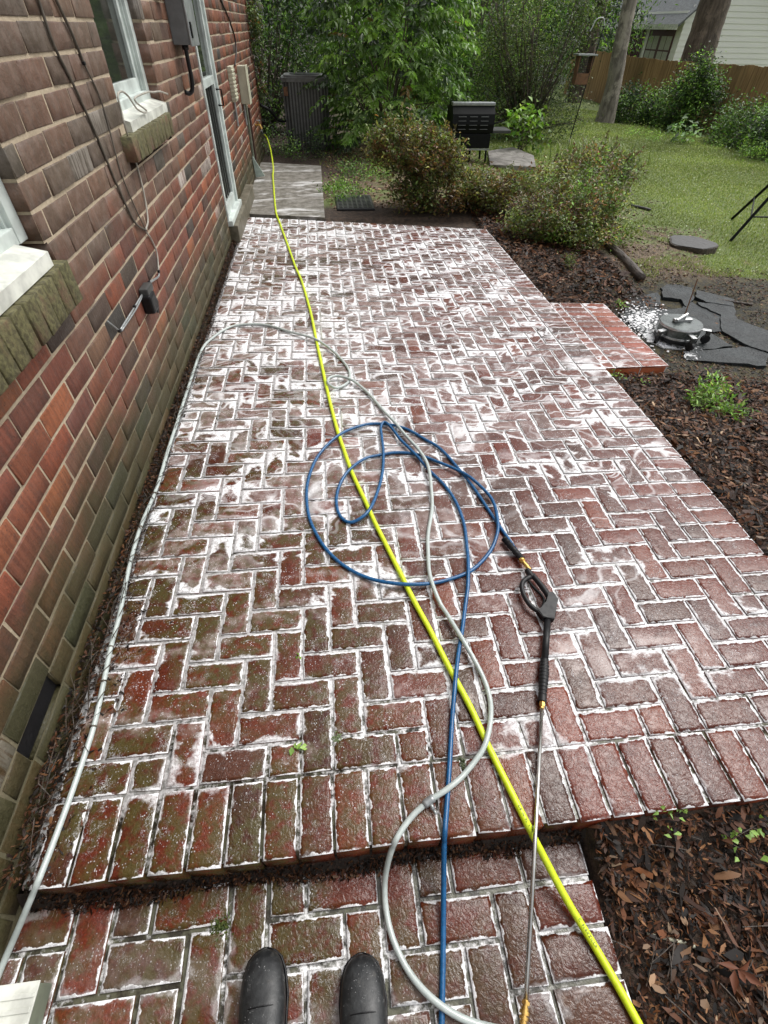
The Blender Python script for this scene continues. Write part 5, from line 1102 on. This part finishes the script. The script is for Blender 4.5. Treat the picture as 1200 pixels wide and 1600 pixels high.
# litter at the wall base and in the gap below the patio edge
n = 9000; y = rng.uniform(-.6, 6.0, n)**1.0; x = XW+.005+np.abs(rng.normal(0, .030, n))*(1+.9*sm(y, 2.2, .4)+1.0*(vn(y*0, y, 2.2) > .62)); k = (y > .29) | (y < .0); x, y = x[k], y[k]
zf = lambda x, y: np.where(y > .285, -.004, -.138)
P, D, C = chips("", x, y, 0, 0, .001, .008, BR, .35, zf=zf); P[:, 2] += .022*np.exp(-((x-XW)/.04)**2)
C = C*.6; V, F, C6 = mleaf(P, D, rng.uniform(.008, .028, len(x)), rng.uniform(.002, .008, len(x)), C); V1, F1, C1 = V, F, C6
n = 7000; x = rng.uniform(-.93, 1.82, n); y = rng.uniform(.256, .288, n)-.02*(vn2(x, x*0, 5) > .6)*rng.random(n); k = x < .66; x, y = x[k], y[k]
P, D, C = chips("", x, y, 0, 0, .0, .014, BR, .35, zf=lambda x, y: -.143+.045*sm(y, .262, .288)); C = C*.55; V, F, C6 = mleaf(P, D, rng.uniform(.006, .022, len(x)), rng.uniform(.0015, .006, len(x)), C)
o = np_mesh("leaf_litter", np.vstack([V1, V]), np.vstack([F1, F+len(V1)]), M['dryleaf'], None, {'col': np.vstack([C1, C6])}); o['kind'] = 'stuff'
# twigs and pine needles along the wall
mb = MB()
for k in range(150):
    y = random.uniform(.35, 3.2); x = XW+.02+abs(random.gauss(0, .05)); th = random.gauss(1.5, .6); l = random.uniform(.04, .14); z = .012+random.random()*.02
    mb.tube([(x, y, z), (x+math.cos(th)*l*.5, y+math.sin(th)*l*.5, z+random.uniform(0, .012)), (max(XW+.004, x+math.cos(th)*l), y+math.sin(th)*l, z)], random.uniform(.0008, .0018), 4)
for k in range(90):
    x, y = random.uniform(.7, 1.9), random.uniform(-.3, .26); th = random.uniform(0, 3.14); l = random.uniform(.03, .12); z = float(gz(x, y))+.03
    mb.tube([(x, y, z), (x+math.cos(th)*l*.5, y+math.sin(th)*l*.5, z+.008), (x+math.cos(th)*l, y+math.sin(th)*l, z)], random.uniform(.0008, .002), 4)
o = mb.build("fine_twigs", M['log'], None); o['kind'] = 'stuff'
# lawn
def onlawn(x, y):
    far = sm(x+.35*y, 5.2, 9.0); g = vn(x, y, 1.4)*.6+vn2(x, y, 3.7)*.4+far*.42
    m = ((x > 3.05) & (y > 2.9) & (x < 11.5)) | ((x > -.0) & (y > 7.2) & (x <= 3.05))
    m &= ~((x > 2.4) & (x < 4.5) & (y > 2.7) & (y < 4.8)); m &= (g > .52) | (rng.random(len(x)) < .08); m &= ~((x < .05) & (y < 9.8)); m &= ~((x < .9) & (rng.random(len(x)) < .6)); return m
x = 3+9*rng.random(420000)**1.15; y = 2.9+19*rng.random(420000)**1.3; k = rng.random(len(x)) < .97; x, y = x[k], y[k]
x2 = rng.uniform(0, 3.2, 26000); y2 = rng.uniform(7.1, 13, 26000); x = np.r_[x, x2]; y = np.r_[y, y2]
k = onlawn(x, y) & (x < 1.6+.75*y); x, y = x[k], y[k]; n = len(x); dist = np.hypot(x, y)
th = rng.uniform(0, 6.28, n); el = rng.uniform(.5, 1.45, n); D = np.c_[np.cos(th)*np.cos(el), np.sin(th)*np.cos(el), np.sin(el)]
GP = np.array([(.26, .31, .08), (.20, .26, .06), (.33, .36, .13), (.36, .34, .16), (.14, .21, .05)])
C = GP[rng.choice(5, n, p=[.34, .26, .2, .08, .12])]*np.exp(rng.normal(0, .22, (n, 1)))*(.62+.75*vn2(x, y, .9))[:, None]
L = rng.uniform(.016, .038, n)[:, None]; W = (.0035+.0011*dist)[:, None]*1.0
S_ = np.c_[-np.sin(th), np.cos(th), np.zeros(n)]; P = np.c_[x, y, gz(x, y)-.004]; V = np.stack([P-S_*W*.5, P+S_*W*.5, P+D*L+np.array([0, 0, -.0])], 1).reshape(-1, 3)
i = np.arange(n)*3; o = np_mesh("lawn_grass", V, np.c_[i, i+1, i+2], M['grass'], None, {'col': np.repeat(C, 3, 0)}); o['kind'] = 'stuff'
k = rng.random(n) < .012; Pk = P[k]+np.array([0, 0, .025]); o = leafmesh("clover_flowers", Pk, M['grass'], None, .022, .018, cols=np.tile([(.55, .58, .42)], (len(Pk), 1)), droop=0); o['kind'] = 'stuff'
# clover flowers and straw litter in the thin parts of the lawn
x, y = scat(52000, 3.0, 9, 3.0, 11, lambda x, y: ~onlawn(x, y) & ~((x < 4.6) & (y < 4.8))); k = rng.random(len(x)) < np.clip((5/np.hypot(x, y))**1.2, 0, 1); x, y = x[k], y[k]
P, D, C = chips("", x, y, 0, 0, .0, .008, LP*.75, .2); V, F, C6 = mleaf(P, D, rng.uniform(.02, .055, len(x)), rng.uniform(.006, .02, len(x)), C)
x, y = scat(5000, .1, 3.0, 7.0, 12.5, lambda x, y: ~((x > .2) & (x < .62) & (y > 6.9) & (y < 7.8))); P, D, C = chips("", x, y, 0, 0, .0, .02, LP, .3); Vb, Fb, Cb = mleaf(P, D, rng.uniform(.03, .07, len(x)), rng.uniform(.01, .03, len(x)), C)
o = np_mesh("lawn_litter", np.vstack([V, Vb]), np.vstack([F, Fb+len(V)]), M['dryleaf'], None, {'col': np.vstack([C6, Cb])}); o['kind'] = 'stuff'
x, y = scat(26000, 2.46, 5.4, 2.5, 5.2, lambda x, y: (vn(x, y, 2.5)*.6+vn2(x, y, 6)*.4) > .36)
P, D, C = chips("", x, y, 0, 0, -.006, .016, np.vstack([BR, LP*.6, [(.10, .075, .02), (.06, .06, .015)]]), .3); P[:, 2] = np.minimum(P[:, 2], gz(x, y)+.012); V, F, C6 = mleaf(P, D, rng.uniform(.012, .04, len(x)), rng.uniform(.003, .014, len(x)), C)
o = np_mesh("slate_litter", V, F, M['dryleaf'], None, {'col': C6}); o['kind'] = 'stuff'
# small sprigs and moss
def sprig(px, py, n, L, W, lab, nm="leaf_sprig", pal=LG, cat="leaf", sp_=.02, z=.006):
    c = Vector(atz(px, py, z)) if z is not None else gnd(px, py)+Vector((0, 0, .02)); P = np.array([c+Vector((random.gauss(0, sp_), random.gauss(0, sp_), abs(random.gauss(0, sp_*.4)))) for _ in range(n)]); cols = np.array([random.choice(pal) for _ in range(n)])*1.3
    root = empty(nm, c, lab, cat); leafmesh("foliage", P, M['leaf'], root, L, W, droop=0, cols=cols, kind='stuff' if n > 12 else None); return root
sprig(463, 1168, 5, .030, .018, "small torn green leaf sprig on the bricks left of the blue hose", sp_=.008)
sprig(466, 1026, 3, .020, .012, "tiny green leaf lying in a joint near the middle of the bricks", sp_=.004)
sprig(526, 1155, 40, .010, .006, "pale green moss tuft in the joint between two bricks left of the hoses", "moss_tuft", [(.16, .20, .10)], "moss", .007, -.002)
sprig(722, 1192, 40, .010, .006, "small dark moss tuft in the joint next to the yellow hose", "moss_tuft", [(.07, .09, .04)], "moss", .007, -.002)
sprig(345, 1450, 160, .010, .005, "green moss in the wide joint of the landing, left of the boots", "moss_tuft", [(.05, .075, .015), (.09, .11, .03)], "moss", .012, -.145)
sprig(1045, 1272, 26, .022, .012, "small green weed at the mulch's top edge below the patio", "weed", LG, "weed", .03, None)
sprig(1160, 1300, 22, .024, .014, "trailing green weed in the mulch near the right edge", "weed", LG, "weed", .04, None)
sprig(955, 590, 50, .03, .012, "green weeds at the brick edge beside the mulch, just below the side step", "weed", GR+LG, "weed", .04, None)
sprig(1003, 600, 14, .02, .012, "little weed in the mulch just below the side step", "weed", LG, "weed", .03, None)
sprig(967, 480, 40, .035, .012, "tuft of grass at the corner of the side step and the slate", "weed", LG, "weed", .03, None)
P_ = [Vector(gnd(1140, 1515))+Vector((0, 0, .045))]; o = leafmesh("oak_leaf", np.array([P_[0]+Vector((random.gauss(0, .004), 0, 0)) for _ in range(5)]), M['dryleaf'], None, .05, .022, cols=np.array([(.13, .045, .022)]*5), dirs=np.array([(.15, -1, .05), (.8, -.7, 0), (-.6, -.8, .1), (.9, .2, 0), (-.8, .3, 0)])); put(o, "red-brown oak leaf on the mulch in the bottom right corner", "leaf")
